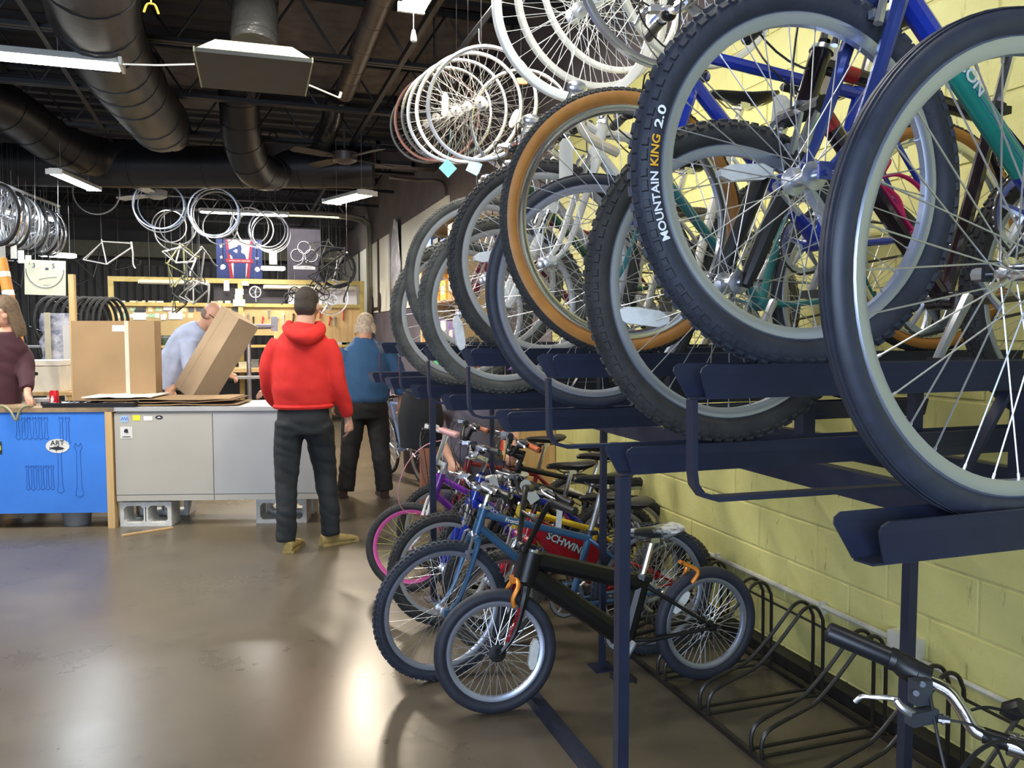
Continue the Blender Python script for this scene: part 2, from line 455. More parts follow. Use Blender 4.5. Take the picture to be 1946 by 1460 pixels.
# ================================================================ LOW FLOOR RACK
fr = thing('floor_bicycle_rack', 'low black wire floor rack with paired wheel loops along the yellow wall', 'rack', (1.95, 2.6, 0))
frm = mat('black_wire_paint', (.020, .017, .014), .38)
def fk(mb, name): 
    o = mb.build(name, frm, fr); o.matrix_local = Mx.Translation((-1.95, -2.6, 0)); return o
for X in (1.70, 2.235): fk(MB().bx(X-.010, X+.010, .3, 5.4, 0, .020), 'base_rail')
fk(MB().tube([(2.235, .3, .30), (2.235, 5.4, .30)], .006, 6), 'tie_rod')
prof = [(1.703, .022), (1.700, .07), (1.715, .105), (1.76, .130), (1.88, .168), (1.93, .19), (2.02, .27), (2.10, .355), (2.13, .385), (2.165, .398), (2.20, .385), (2.222, .35), (2.232, .30), (2.235, .02)]
lm = MB().tube(spline([(a, 0, b) for a, b in prof], 3), .0075, 7).tube([(1.703, 0, .024), (2.235, 0, .024)], .0075, 6).mesh('wheel_loop', frm)
y = .66
while y < 5.3:
    for dy in (-.03, .03): link('wheel_loop', lm, fr, Mx.Translation((-1.95, y+dy-2.6, 0)))
    y += .338
# ================================================================ BICYCLE BUILDER
CACHE = {}
def tire_mesh(R, tw, knob, m):
    key = ('t', R, tw, knob, m.name if not isinstance(m, list) else m[0].name+m[1].name)
    if key in CACHE: return CACHE[key]
    b = MB(); a = tw/2; Rc = R-a; n = 80; nc = 12
    P = []; F = []
    for i in range(n):
        A = 2*PI*i/n
        for j in range(nc):
            B = 2*PI*j/nc
            rr = Rc+a*math.cos(B)*(1.06 if math.cos(B) > 0 else .9)*(.97 if knob else 1); h = a*math.sin(B)*(.92 if math.cos(B) > -.5 else .75)
            P.append((rr*math.cos(A), h, rr*math.sin(A)))
    for i in range(n):
        i2 = (i+1) % n
        for j in range(nc):
            j2 = (j+1) % nc
            F.append((i*nc+j, i2*nc+j, i2*nc+j2, i*nc+j2))
    b.add(P, F)
    if isinstance(m, list): b.mi = [0 if (f % nc) in (0, 1, nc-2, nc-1) else 1 for f in range(len(F))]
    if not knob and tw < .045:   # raised centre ridge and side bands of a road tread
        for yy in (-.46, -.16, .16, .46):
            y0 = a*yy; rr = Rc+a*1.06*math.sqrt(1-yy*yy)*.995
            b.lathe([(y0-a*.09, rr), (y0-a*.08, rr+.0012), (y0+a*.08, rr+.0012), (y0+a*.09, rr)], 72)
    if knob:
        small = knob == 'fine'
        rows = ((-.98, .0), (-.34, .5), (.34, 0), (.98, .5)) if not small else ((-.8, 0), (-.27, .5), (.27, 0), (.8, .5))
        N = int(2*PI*R/(.017 if small else .026)); kh = .0018 if small else .0042
        for B, off in rows:
            side = abs(B) > .7
            for i in range(N):
                A = 2*PI*(i+off+.5*(i % 2 and side)*.3)/N
                er = V((math.cos(A), 0, math.sin(A))); et = V((-math.sin(A), 0, math.cos(A))); ey = V((0, 1, 0))
                nr = er*math.cos(B)+ey*math.sin(B)*.92; nr.normalize(); tt = nr.cross(et)
                p = er*(Rc+a*math.cos(B)*1.02)+ey*a*math.sin(B)*.92
                lt = (.0052 if small else .0085) * (1.15 if i % 2 else .85); wt = a*(.22 if not side else .20)
                q = []
                for k, (hh, sc_) in enumerate(((-.002, 1), (kh, .82))):
                    for x, y in ((-1, -1), (1, -1), (1, 1), (-1, 1)): q.append(p+nr*hh+et*x*lt*sc_+tt*y*wt*sc_)
                b.add(q, [(4, 5, 6, 7), (0, 1, 5, 4), (1, 2, 6, 5), (2, 3, 7, 6), (3, 0, 4, 7)])
    me = b.mesh('tire', m, sharp=40); CACHE[key] = me; return me
def rim_mesh(R, tw, m, deep=.020, wd=.024):
    key = ('r', R, tw, m.name, deep)
    if key in CACHE: return CACHE[key]
    ro = R-tw*.93; w_ = wd/2
    prof = [(-w_, ro), (-w_, ro-.010), (-w_*.55, ro-deep), (w_*.55, ro-deep), (w_, ro-.010), (w_, ro), (w_*.7, ro+.003), (-w_*.7, ro+.003)]
    me = MB().lathe(prof, 80, closed=True).mesh('wheel', m, sharp=30); CACHE[key] = me; return me
def hub_mesh(rear, m, hr=.022):
    key = ('h', rear, m.name, hr)
    if key in CACHE: return CACHE[key]
    b = MB().lathe([(-.058, 0), (-.058, .006), (-.034, .006), (-.034, .013), (-.030, hr), (-.026, hr), (-.022, .012), (.022, .012), (.026, hr), (.030, hr), (.034, .013), (.034, .006), (.058, .006), (.058, 0)], 14)
    if rear:
        for k in range(5): b.lathe([(-.038-k*.004, .014), (-.038-k*.004, .045-k*.006), (-.0365-k*.004, .045-k*.006), (-.0365-k*.004, .014)], 18)
    me = b.mesh('hub', m); CACHE[key] = me; return me
def spoke_ends(R, tw, hr, deep, side, lead, N):
    ro = R-tw*.93-deep+.004
    da = (.75 if lead else -.75)*(14.0/max(14, N/2.2))
    return (V((hr*.93*math.cos(da), side*.028, hr*.93*math.sin(da))), V((ro, side*.002, 0)))
def wheel(parent, M, R=.335, tw=.05, knob=None, tm_=rubber, rm=alu, hm_=alu, sm=steel, N=32, indiv=True, rear=False, reflector=None, deep=.020, hr=.022, sr=.0011, valve=0):
    wo = link('wheel', rim_mesh(R, tw, rm, deep), parent, M)
    if tm_ is not None: link('tire', tire_mesh(R, tw, knob, tm_), wo)
    link('hub', hub_mesh(rear, hm_, hr), wo)
    if N:
        if indiv:
            ms = []
            for side in (-1, 1):
                for lead in (0, 1):
                    key = ('s', R, tw, hr, deep, side, lead, N, sr, sm.name)
                    if key not in CACHE:
                        a, c = spoke_ends(R, tw, hr, deep, side, lead, N); e = a.lerp(c, .955)
                        CACHE[key] = MB().tube([a, e], sr, 5).tube([e, c], sr*1.7, 5).mesh('spoke', sm)
                    ms.append(CACHE[key])
            for i in range(N): link('spoke', ms[i % 4], wo, Mx.Rotation(-2*PI*i/N, 4, 'Y'))
        else:
            key = ('S', R, tw, hr, deep, N, sr, sm.name)
            if key not in CACHE:
                b = MB()
                for i in range(N):
                    a, c = spoke_ends(R, tw, hr, deep, (-1, 1)[(i//2) % 2], i % 2, N)
                    b.M = Mx.Rotation(-2*PI*i/N, 4, 'Y'); b.tube([a, c], sr, 4)
                b.M = None; CACHE[key] = b.mesh('spokes', sm)
            link('spokes', CACHE[key], wo, kind='stuff')
    if reflector is not None:
        for an, mm, rr, L, *ex in reflector:
            a = math.radians(an); eo = math.radians(ex[0]) if ex else 0; p = V((rr*math.cos(a), .0, rr*math.sin(a)))
            poly = [(-L/2, -.006), (-L*.3, -.017), (L*.3, -.017), (L/2, -.006), (L/2, .006), (L*.3, .017), (-L*.3, .017), (-L/2, .006)]
            T = Mx.Translation(p) @ Mx.Rotation(-(a+PI/2+eo), 4, 'Y')
            MB(T).prism(poly, lambda u, v_, k: (u, (k-.5)*.020, v_)).build('spoke_reflector', mm, wo)
    return wo

def bicycle(name, label, loc, rz, R=.335, tw=.05, knob='knob', wb=1.04, fr=black, fork='rigid', fk_m=None, crown_m=None, rim=alu, tires=None,
            bar='riser', bar_m=chrome, grip_m=blackpl, st=.46, sp=.16, steer=0, lean=0, N=32, indiv=True, refl=None, saddle_m=blackpl, ht=.12,
            rear_indiv=False, dt=.018, tank=None, cat='bicycle', group=None, rimdeep=.02, stem_m=None, post_m=chrome, hubm=alu, hr=.022, sidetag=False,
            brakes=True, brake_m=alu, crank=True, rise=.04, stem_up=.05, barw=.29, pegs=False, hide_rear=False, ha=71, brake_type='v', fork_legs=.016, guard=None, sr=.0011, chainring_m=alu, barend=False, low_tt=0):
    fk_m = fk_m or fr; tires = tires or rubber; stem_m = stem_m or bar_m
    root = thing(name, label, cat, loc, rot=(lean, 0, rz), group=group)
    rh = V((-wb/2, 0, R)); fh = V((wb/2, 0, R)); h = math.radians(ha)
    d = V((-math.cos(h), 0, math.sin(h))); nf = V((math.sin(h), 0, math.cos(h)))
    off = .042
    crown = fh - nf*off + d*(R+(.075 if fork == 'susp' else .04))
    hb = crown + d*.012; htp = hb+d*ht
    bb = V((-wb/2+.405*wb, 0, R-.03*R/.335)); sa = math.radians(73); sd = V((-math.cos(sa), 0, math.sin(sa)))
    stt = bb+sd*st
    S = Mx.Translation(hb) @ Mx.Rotation(steer, 4, d) @ Mx.Translation(-hb)
    def steered(): return MB(S)
    # frame
    b = MB()
    b.cyl(hb-d*.004, htp+d*.004, .021*dt/.018, n=12)
    tt_e = stt-sd*(.03+low_tt)
    b.cyl(htp-d*.025, tt_e, dt*.88, n=10); b.cyl(hb+d*.03, bb, dt, n=10)
    b.cyl(bb, stt, dt*.85, n=10); b.cyl(bb-V((0, .037, 0)), bb+V((0, .037, 0)), .022, n=12)
    for s in (-1, 1):
        e = rh+V((0, s*.062, 0))
        b.tube([bb+V((-.02, s*.022, 0)), bb+V((-.10, s*.042, 0))*1 , e], [.011, .010, .0075], 7)
        b.tube([tt_e+V((0, s*.012, 0)), tt_e.lerp(e, .2)+V((0, s*.03, 0)), e], [.008, .0085, .006], 7)
        b.box(e+V((.005, 0, 0)), (.035, .005, .03))
    b.cyl(rh-V((0, .07, 0)), rh+V((0, .07, 0)), .005, n=6)
    fo = b.build('frame', fr, root)
    q = MB(); q.M = S @ (Mx.Translation(hb) @ V((0, 0, 1)).rotation_difference(d).to_matrix().to_4x4())
    q.lathe([(-.012, .015), (-.012, .026), (-.002, .027), (-.002, .015)], 14, 'z'); q.build('headset', alu if fork != 'bmx' else black, root)
    q = MB(q.M); q.lathe([(ht+.002, .015), (ht+.002, .027), (ht+.014, .024), (ht+.014, .013)], 14, 'z')
    q.build('headset', alu if fork != 'bmx' else black, root)
    # fork
    b = steered(); hw = tw/2+.028; hubw = .052
    b.tube([hb-d*.01, htp+d*.03], .0135, 10)
    cr = crown-d*.01
    if fork == 'susp':
        b2 = steered()
        for s in (-1, 1):
            top = cr+V((0, s*hw, 0))+nf*.0; bot = fh+V((0, s*hw, 0)); ax = (bot-top).normalized()
            b2.cyl(top+d*.02, top+ax*.16, .0135, n=10)
            b.tube([top+ax*.11, top+ax*.13, bot-ax*.03, bot+ax*.01], [.019, .0205, .018, .012], 10)
        mid = (cr+V((0, 0, 0))).lerp(fh, .0); a0 = cr+(fh-cr).normalized()*.12
        b.tube([a0+V((0, -hw, 0)), a0+V((0, -hw*.7, 0))-(fh-cr).normalized()*.035+nf*.02, a0+V((0, hw*.7, 0))-(fh-cr).normalized()*.035+nf*.02, a0+V((0, hw, 0))], .012, 8)
        b2.build('stanchion', chrome, root)
        steered().tube([cr+V((0, -hw-.014, 0))+d*.005, cr+V((0, hw+.014, 0))+d*.005], .021, 10, flat=1).build('fork_crown', crown_m or fk_m, root)
    else:
        fl_ = fork_legs
        for s in (-1, 1):
            top = cr+V((0, s*hw*.75, 0))
            p1 = cr-d*.05+V((0, s*hw, 0)); p2 = fh-nf*off*.9+d*.09+V((0, s*hw*1.0, 0)); p3 = fh+V((0, s*hubw, 0))
            b.tube(spline([top, p1, p2, p3], 5), [fl_*(1-.045*k) for k in range(16)], 8)
        b.tube([cr+V((0, -hw*.9, 0)), cr+d*.008, cr+V((0, hw*.9, 0))], [fl_*1.0, .02, fl_*1.0], 8)
    for s in (-1, 1): b.box(fh+V((0, s*.056, .004)), (.026, .006, .03))
    b.cyl(fh-V((0, .066, 0)), fh+V((0, .066, 0)), .0055, n=8)
    b.build('fork', fk_m, root)
    # quick release / axle nut
    steered().cyl(fh-V((0, .080, 0)), fh-V((0, .058, 0)), .010, n=8).tube([fh-V((0, .076, 0)), fh+V((-.03, -.078, -.03)), fh+V((-.05, -.074, -.05))], [.006, .005, .006], 6).build('axle_skewer', alu, root)
    # wheels
    wheel(root, S @ Mx.Translation(fh) @ Mx.Rotation(random.uniform(0, 6), 4, 'Y') if refl is None else S @ Mx.Translation(fh), R, tw, knob, tires, rim, hubm, N=N, indiv=indiv, reflector=refl, deep=rimdeep, hr=hr, sr=sr)
    wheel(root, Mx.Translation(rh), R, tw, knob, tires, rim, hubm, N=N, indiv=False, rear=True, reflector=[(40, refl[0][1], R*.66, .11)] if refl else None, deep=rimdeep, sr=sr)
    # stem and bar
    sb = htp+d*(.02+stem_up)
    ext = {'riser': .075, 'flat': .09, 'drop': .09, 'bmx': .045, 'swept': .06}[bar]
    clamp = sb+nf*ext+d*.012
    b = steered(); b.tube([htp+d*.012, sb+d*.018], .0135, 10).tube([sb, clamp], [.0145, .015], 10).cyl(clamp-V((0, .024, 0)), clamp+V((0, .024, 0)), .019, n=12)
    b.build('stem', stem_m, root)
    b = steered(); g = steered(); lv = steered(); bwd = -nf
    if bar in ('riser', 'flat', 'swept'):
        r_ = rise if bar != 'flat' else 0; sw = .04 if bar != 'swept' else .13
        P = [clamp]
        for y, u, k in ((.05, 0, 0), (.12, r_, .0), (.2, r_, .15), (barw-.12, r_, .5), (barw, r_, 1)): P.append(clamp+V((0, y, 0))+d*u+bwd*sw*k)
        P = [V((p.x, 2*clamp.y-p.y, p.z)) for p in P[:0:-1]]+P
        b.tube(spline(P, 3), .0115, 9)
        ends = [(P[-1], (P[-2]-P[-1]).normalized()), (P[0], (P[1]-P[0]).normalized())]
    elif bar == 'bmx':
        r_ = rise; P = []
        for y, u, k in ((.03, 0, 0), (.06, .01, 0), (.17, r_, .08), (.22, r_+.012, .3), (barw, r_+.012, 1)): P.append(clamp+V((0, y, 0))+d*u+bwd*.07*k)
        P = [V((p.x, -p.y, p.z)) for p in P[::-1]]+P
        b.tube(spline(P, 4), .0112, 9)
        b.tube([clamp+V((0, -.12, 0))+d*r_*.62, clamp+V((0, .12, 0))+d*r_*.62], .008, 8)
        ends = [(P[-1], (P[-2]-P[-1]).normalized()), (P[0], (P[1]-P[0]).normalized())]
    else:
        for s in (-1, 1):
            P = [clamp, clamp+V((0, s*.17, 0)), clamp+V((0, s*.205, 0))+nf*.02, clamp+V((0, s*.21, 0))+nf*.075-V((0, 0, .01)), clamp+V((0, s*.21, 0))+nf*.10-V((0, 0, .06)), clamp+V((0, s*.21, 0))+nf*.07-V((0, 0, .125)), clamp+V((0, s*.21, 0))-nf*.05-V((0, 0, .135))]
            b.tube(spline(P, 4), .012, 8); g = steered(); lv = steered(); g.tube(spline(P[1:], 4), .0158, 8)
            lv.ell(P[3]+nf*.03+V((0, 0, .02)), (.035, .015, .022)); lv.tube(spline([P[3]+nf*.05, P[3]+nf*.07-V((0, 0, .05)), P[4]+nf*.05-V((0, 0, .06))], 3), .006, 6)
            g.build('bar_tape', grip_m, root); lv.build('brake_lever', alu, root)
        ends = []
    b.build('handlebar', bar_m, root)
    for i, (e, t) in enumerate(ends):
        G = steered(); G.tube([e, e+t*.004, e+t*.012, e+t*.115, e+t*.12], [.010, .0165, .0155, .0155, .0175], 10)
        G.build('grip', grip_m, root)
        if brakes:
            L = steered(); c0 = e+t*.155
            L.cyl(c0-t*.012, c0+t*.012, .018, n=10); L.box(c0+nf*.028, (.05, .024, .018), R=t.to_track_quat('Y', 'Z').to_matrix())
            L.tube(spline([c0+nf*.042, c0+nf*.062-t*.04-d*.004, c0+nf*.058-t*.095-d*.008, c0+nf*.066-t*.115-d*.008], 3), [.0055]*4+[.0048]*6, 6, flat=1.4)
            L.build('brake_lever', brake_m, root)
            T_ = steered(); T_.cyl(c0+t*.014, c0+t*.05, .019, n=10).ell(c0+t*.032-d*.018, (.022, .02, .016)); T_.build('shifter', blackpl, root)
    # brakes at the fork and cables
    if brakes:
        K = steered(); bp_ = fh-nf*off+d*(R-.02)+nf*(.03 if fork == 'susp' else .028)
        for s in (-1, 1):
            K.tube([bp_+V((0, s*(hw), 0))-d*.035, bp_+V((0, s*(hw-.006), 0))+d*.06+nf*.004, bp_+V((0, s*.018, 0))+d*.075], [.009, .006, .005], 6)
            K.box(bp_+V((0, s*(hw-.016), 0))-d*.008-nf*.012, (.045, .012, .014))
        K.build('brake', brake_m, root)
        c = MB(S); rr = ends[0][0]+ends[0][1]*.15 if ends else clamp+V((0, .2, 0))
        tp = bp_+d*.085
        c.tube(bez(rr+nf*.05, rr+nf*.13+d*.05, tp+d*.19+nf*.07, tp, 12), .0026, 5)
        rl = ends[1][0]+ends[1][1]*.15 if ends else clamp-V((0, .2, 0))
        c.M = None
        c.tube(bez(S @ (rl+nf*.05), S @ (rl+nf*.16+d*.02), hb+nf*.10, htp-d*.03-nf*.03+V((0, .02, 0)), 12), .0026, 5)
        c.tube(bez(S @ (rl+nf*.03), S @ (rl+nf*.12-d*.05), hb+nf*.12, hb+d*.02-nf*.05, 12), .0022, 5)
        c.build('cable', blackpl, root)
        mb_ = MB(); sp_ = rh+V((.02, 0, R-.02))
        for s in (-1, 1): mb_.tube([rh+V((.06, s*.045, R*.78)), sp_+V((.05, s*.035, .0)), sp_+V((.06, s*.01, .03))], .006, 6)
        mb_.build('brake', brake_m, root)
    # seat
    so = stt+sd*sp
    MB().cyl(stt-sd*.03, so, .0128, n=10).build('seat_post', post_m, root)
    MB().cyl(stt-sd*.012, stt+sd*.008, dt+.002, n=10).box(stt+V((-.025, 0, -.005)), (.02, .026, .018)).build('seat_clamp', black, root)
    c0 = so+V((0, 0, .035)); b = MB()
    sec = [(-.125, .058, .022, .010), (-.11, .075, .030, .008), (-.07, .078, .034, 0), (-.02, .058, .034, -.004), (.04, .030, .030, 0), (.10, .020, .024, .002), (.135, .016, .018, 0), (.142, .008, .010, -.004)]
    nn = 14; P = []
    for x, wy, hz, dz in sec:
        for j in range(nn):
            a = 2*PI*j/nn; z = math.sin(a)
            P.append(c0+V((x, wy*math.cos(a)*(1 if z > -.3 else .85), dz+(hz*.55*z if z > 0 else hz*.9*z))))
    F = [tuple(range(nn)), tuple((len(sec)-1)*nn+j for j in range(nn))[::-1]]
    for i in range(len(sec)-1):
        for j in range(nn): F.append((i*nn+j, (i+1)*nn+j, (i+1)*nn+(j+1) % nn, i*nn+(j+1) % nn))
    b.add(P, F); so_ = b.build('saddle', saddle_m, root)
    b = MB()
    for s in (-1, 1): b.tube([c0+V((-.09, s*.03, -.015)), c0+V((-.05, s*.022, -.04)), c0+V((.05, s*.02, -.04)), c0+V((.10, s*.012, -.012))], .0035, 5)
    b.box(so+V((0, 0, -.002)), (.04, .05, .022)); b.build('saddle_rail', chrome, so_)
    # crankset
    if crank:
        cm = chainring_m; b = MB(); ry = -.052
        rr = .085 if R > .27 else .07; n = 30
        P = []
        for i in range(n*2): P.append((rr+(.004 if i % 2 else 0), 2*PI*i/(n*2)))
        outer = [(bb.x+r*math.cos(a), bb.z+r*math.sin(a)) for r, a in P]; inner = [(bb.x+(rr-.018)*math.cos(a), bb.z+(rr-.018)*math.sin(a)) for r, a in P]
        m2 = len(outer); vs2 = [(x, ry+dy, z) for dy in (-.0015, .0015) for x, z in outer+inner]
        F = []
        for i in range(m2):
            j = (i+1) % m2
            F += [(i, j, m2+j, m2+i), (2*m2+j, 2*m2+i, 3*m2+i, 3*m2+j), (j, i, 2*m2+i, 2*m2+j), (m2+i, m2+j, 3*m2+j, 3*m2+i)]
        b.add(vs2, F)
        for k in range(5):
            a = 2*PI*k/5+.3; b.tube([bb+V((0, ry, 0)), bb+V((math.cos(a)*(rr-.01), ry, math.sin(a)*(rr-.01)))], [.010, .005], 6)
        b.build('chainring', cm, root)
        al = .17 if R > .27 else .13; ca = random.uniform(-1.2, .6)
        for s in (-1, 1):
            dv = V((math.cos(ca)*s, 0, math.sin(ca)*s)); p0 = bb+V((0, s*.062, 0)); p1 = p0+dv*al+V((0, s*.012, 0))
            MB().tube([p0-dv*.012, p0, p1, p1+dv*.012], [.012, .015, .010, .008], 8).build('crank_arm', cm, root)
            pd = p1+V((0, s*.055, 0)); pb = MB().box(pd, (.075, .075, .012)).cyl(p1, pd+V((0, s*.035, 0)), .006)
            for x in (-.034, .034): pb.box(pd+V((x, 0, 0)), (.008, .09, .022))
            pb.build('pedal', blackpl, root)
        ch = MB(); cr_ = .04
        pts = [bb+V((math.cos(a)*rr, ry, math.sin(a)*rr)) for a in [math.radians(t) for t in range(-80, 100, 20)]]
        pts += [rh+V((math.cos(a)*cr_, -.045, math.sin(a)*cr_)) for a in [math.radians(t) for t in range(100, 270, 30)]]
        ch.tube(pts, .0042, 5, closed=True).build('chain', mat('chain_steel', (.10, .09, .08), .45, .7), root)
        if fork != 'bmx' and R > .27:
            dr = MB(); p = rh+V((.01, -.055, -.07)); dr.box(p+V((0, 0, .03)), (.025, .012, .05)).lathe([(-.004, 0), (-.004, .018), (.004, .018), (.004, 0)], 10, c=p).tube([p, p+V((.03, 0, -.06))], .008, 6).lathe([(-.004, 0), (-.004, .018), (.004, .018), (.004, 0)], 10, c=p+V((.03, 0, -.06)))
            dr.build('derailleur', alu, root)
    if pegs: pass
    info = dict(root=root, hb=hb, htp=htp, bb=bb, stt=stt, fh=fh, rh=rh, S=S, clamp=clamp, d=d, nf=nf, so=so, tt_e=tt_e)
    return info

def price_tag(parent_label, p, L=.10, tilt=0, group=None, m=paper, wid=.05):
    b = MB(); R_ = Mx.Rotation(tilt, 3, 'Y')
    poly = [(-wid/2, 0), (-wid*.22, L*.14), (wid*.22, L*.14), (wid/2, 0), (wid/2, -L), (-wid/2, -L)]
    b.M = Mx.Translation(p) @ R_.to_4x4() @ Mx.Translation((0, 0, -.04-L*.14))
    b.prism(poly, lambda u, v_, k: (u, (k-.5)*.0012, v_))
    b.cur = 1
    b.tube([(0, 0, L*.08), (0, 0, .04+L*.14)], .0008, 4)
    o = b.build('price_tag', [m, paper]); tag(o, parent_label, 'tag', group); 
    return o
# ================================================================ NINE BICYCLES ON THE RACK
W = PI  # front wheel towards the aisle
def rackbike(hx, y, z0, wb=1.0, **kw):
    """hx: front hub X; heading -X"""
    return bicycle('bicycle', kw.pop('label'), (hx+wb/2, y, z0), PI, wb=wb, **kw)
kingR = .338
b_ta = rackbike(1.003, .817, 1.243, label="near hybrid bicycle with smooth black tires on the lowest tray at the right edge", R=.338, tw=.040, knob=None,
                fr=mat('graphite_paint', (.03, .035, .045), .25, .3), rim=alum, N=32, bar='flat', fork_legs=.013, hubm=chrome, sr=.0013, st=.5, steer=.03, ha=72, tires=mat('slick_rubber', (.028, .034, .054), .48, 0, .2, 30))
b_ha = rackbike(.965, 1.228, 1.436, label='blue and teal mountain bicycle with wide knobby tires lettered in white and orange', R=kingR, tw=.056, knob='knob', fr=bluep, fork='rigid',
                fk_m=mat('silver_blue_paint', (.05, .08, .30), .2, .45, .05, coat=.5), rim=alum, N=32, bar='flat', dt=.022, hubm=alu, hr=.026, sr=.0012, fork_legs=.019, steer=-.02, tires=rubber, wb=1.0, st=.5)
b_tb = rackbike(1.0, 1.501, 1.268, label='black and red mountain bicycle with suspension fork and pink bottle cage', R=.337, tw=.054, knob='knob', fr=mat('black_red_paint', (.018, .010, .012), .22, 0, .2, coat=.6),
                fork='susp', fk_m=black, rim=alum, N=32, bar='riser', refl=[(-19, refl, .225, .12, 115), (97, refl, .235, .13, -12)], hubm=alu, dt=.020, st=.48, steer=.0, hr=.025, tires=rubber_dark, wb=.98)
b_hb = rackbike(.954, 1.907, 1.44, label='royal blue mountain bicycle with tan sidewall tires and silver brakes', R=.340, tw=.047, knob='fine', tires=[rubber_dark, gum], fr=bluep, fork='rigid', rim=chrome,
                N=32, bar='riser', fork_legs=.017, dt=.019, st=.47, wb=1.0, rise=.03, hubm=alu)
b_tc = rackbike(1.038, 2.265, 1.271, label='dark teal road bicycle with thin smooth black tires', R=.352, tw=.036, knob=None, fr=teal, rim=alum, N=32, bar='flat', fork_legs=.013, st=.54, wb=.98, tires=rubber, dt=.016)
b_hc = rackbike(1.024, 2.653, 1.39, label='white bicycle with cream taped drop bars and knobby black tires', R=.352, tw=.050, knob='knob', fr=white, fork='rigid', fk_m=white, rim=greyrim, tires=rubber_dark, N=32,
                bar='drop', bar_m=white, grip_m=cream, fork_legs=.019, dt=.021, st=.5, wb=.98, stem_m=white, refl=[(5, refl, .20, .13, 75)], stem_up=-.05)
b_td = rackbike(.969, 2.95, 1.269, label='silver grey bicycle with white fork and dusty knobby tires on a low tray', R=.334, tw=.052, knob='knob', fr=mat('silver_frame', (.45, .46, .46), .3, .5), fork='susp', fk_m=white, rim=greyrim,
                tires=rubber_grey, N=32, bar='riser', st=.45, refl=[(-30, refl, .21, .13, 20)], wb=1.0, indiv=True)
b_hd = rackbike(.987, 3.255, 1.38, label='dark green bicycle with dusty grey smooth tires on a high tray', R=.342, tw=.040, knob='fine', fr=mat('bottle_green_paint', (.02, .07, .04), .3), rim=greyrim, tires=rubber_grey, N=28, bar='flat', indiv=False, st=.48, wb=1.0)
b_te = rackbike(.959, 3.518, 1.262, label='maroon bicycle with knobby grey tires, farthest one on the rack', R=.325, tw=.050, knob='knob', fr=mat('maroon_paint', (.12, .015, .025), .3), fork='susp', rim=greyrim, tires=rubber_grey, N=28, bar='riser', indiv=False, st=.42, wb=1.0)

def wtext(info, s, rad, a0, a1, m, size, name='lettering', side=1, Rw=None):
    """lettering curved along a tire sidewall; angles in wheel plane (deg), outwards reading"""
    me = textmesh(s, size, .0004, .0004, 'LEFT')
    xs = [v.co.x for v in me.vertices]; L = max(xs)
    for v in me.vertices:
        t = v.co.x/L; a = math.radians(a0+(a1-a0)*t); r = rad+v.co.y
        v.co = V((r*math.cos(a), side*(.0255-abs(v.co.y)*.10)+side*v.co.z, r*math.sin(a)))
    me.materials.clear(); me.materials.append(m)
    wo = [c for c in info['root'].children if c.name.startswith('wheel')][0]
    o = link(name, me, wo)
    o.matrix_local = wo.matrix_local.to_3x3().to_4x4().inverted()
    return o
# bike heads to -X: local x is -X in the shop, local +y faces the camera side (-Y)
wl = mat('white_print', (.80, .82, .85), .5); ol = mat('orange_print', (.85, .42, .03), .5)
wtext(b_ha, 'MOUNTAIN', .312, -23, -2, wl, .020)
wtext(b_ha, 'KING', .312, -.5, 9, ol, .020)
wtext(b_ha, '2.0', .312, 11, 18, wl, .020)
# teal lower half and white lettering on the blue frame
def on_tube(info, a, b_, r, t0, t1, m, name, s=None, size=.02, up=(0, 0, 1), side=1):
    a = V(a); b_ = V(b_); p = a.lerp(b_, t0); q = a.lerp(b_, t1)
    if s is None: return MB().cyl(p, q, r, n=12).build(name, m, info['root'])
    ax = (q-p).normalized(); yv = V((0, side, 0)); upv = yv.cross(ax)
    if upv.z < 0: upv = -upv
    # reading direction so that letters face +side
    x = upv.cross(yv)
    M = frame_M(p.lerp(q, .5)+yv*(r+.0012), x, upv)
    return text(s, size, m, info['root'], M, name, bold=.0006)
i = b_ha
on_tube(i, i['hb']+i['d']*.03, i['bb'], .0225, .30, .82, mat('teal_fade_paint', (.02, .30, .24), .25, coat=.5), 'teal_decal')
on_tube(i, i['hb']+i['d']*.03, i['bb'], .0225, .22, .62, wl, 'lettering', 'ICON', .036)
i = b_tb
for t0, t1 in ((.10, .2), (.55, .62)): on_tube(i, i['htp']-i['d']*.025, i['tt_e'], .0182, t0, t1, redp, 'red_decal')
for t0, t1 in ((.06, .16), (.8, .86)): on_tube(i, i['hb']+i['d']*.03, i['bb'], .0204, t0, t1, redp, 'red_decal')
# pink bottle cage on the black and red bicycle
pink = mat('pink_plastic', (.62, .03, .13), .4)
a = i['hb'].lerp(i['bb'], .42)+V((0, 0, .02)); dd = (i['bb']-i['hb']).normalized(); nn = V((-dd.z, 0, dd.x)); nn = nn if nn.z > 0 else -nn
mb = MB()
mb.box(a+dd*.08+nn*.018, (.16, .03, .006), R=V((1, 0, 0)).rotation_difference(dd).to_matrix())
for s in (-1, 1):
    mb.tube(spline([a+dd*.01+nn*.02, a+dd*.03+nn*.05+V((0, s*.038, 0)), a+dd*.10+nn*.075+V((0, s*.038, 0)), a+dd*.15+nn*.05+V((0, s*.03, 0)), a+dd*.17+nn*.02], 4), .007, 6, flat=.6)
mb.lathe([(0, .030), (.012, .033), (.012, .039), (0, .039)], 14, 'z', closed=True) if False else None
mb.tube(spline([a+dd*.02+nn*.015, a+dd*.0+nn*.06+V((0, .02, 0)), a-dd*.0+nn*.075, a+dd*.0+nn*.06-V((0, .02, 0)), a+dd*.02+nn*.015], 3), .005, 6)
mb.build('bottle_cage', pink, i['root'])
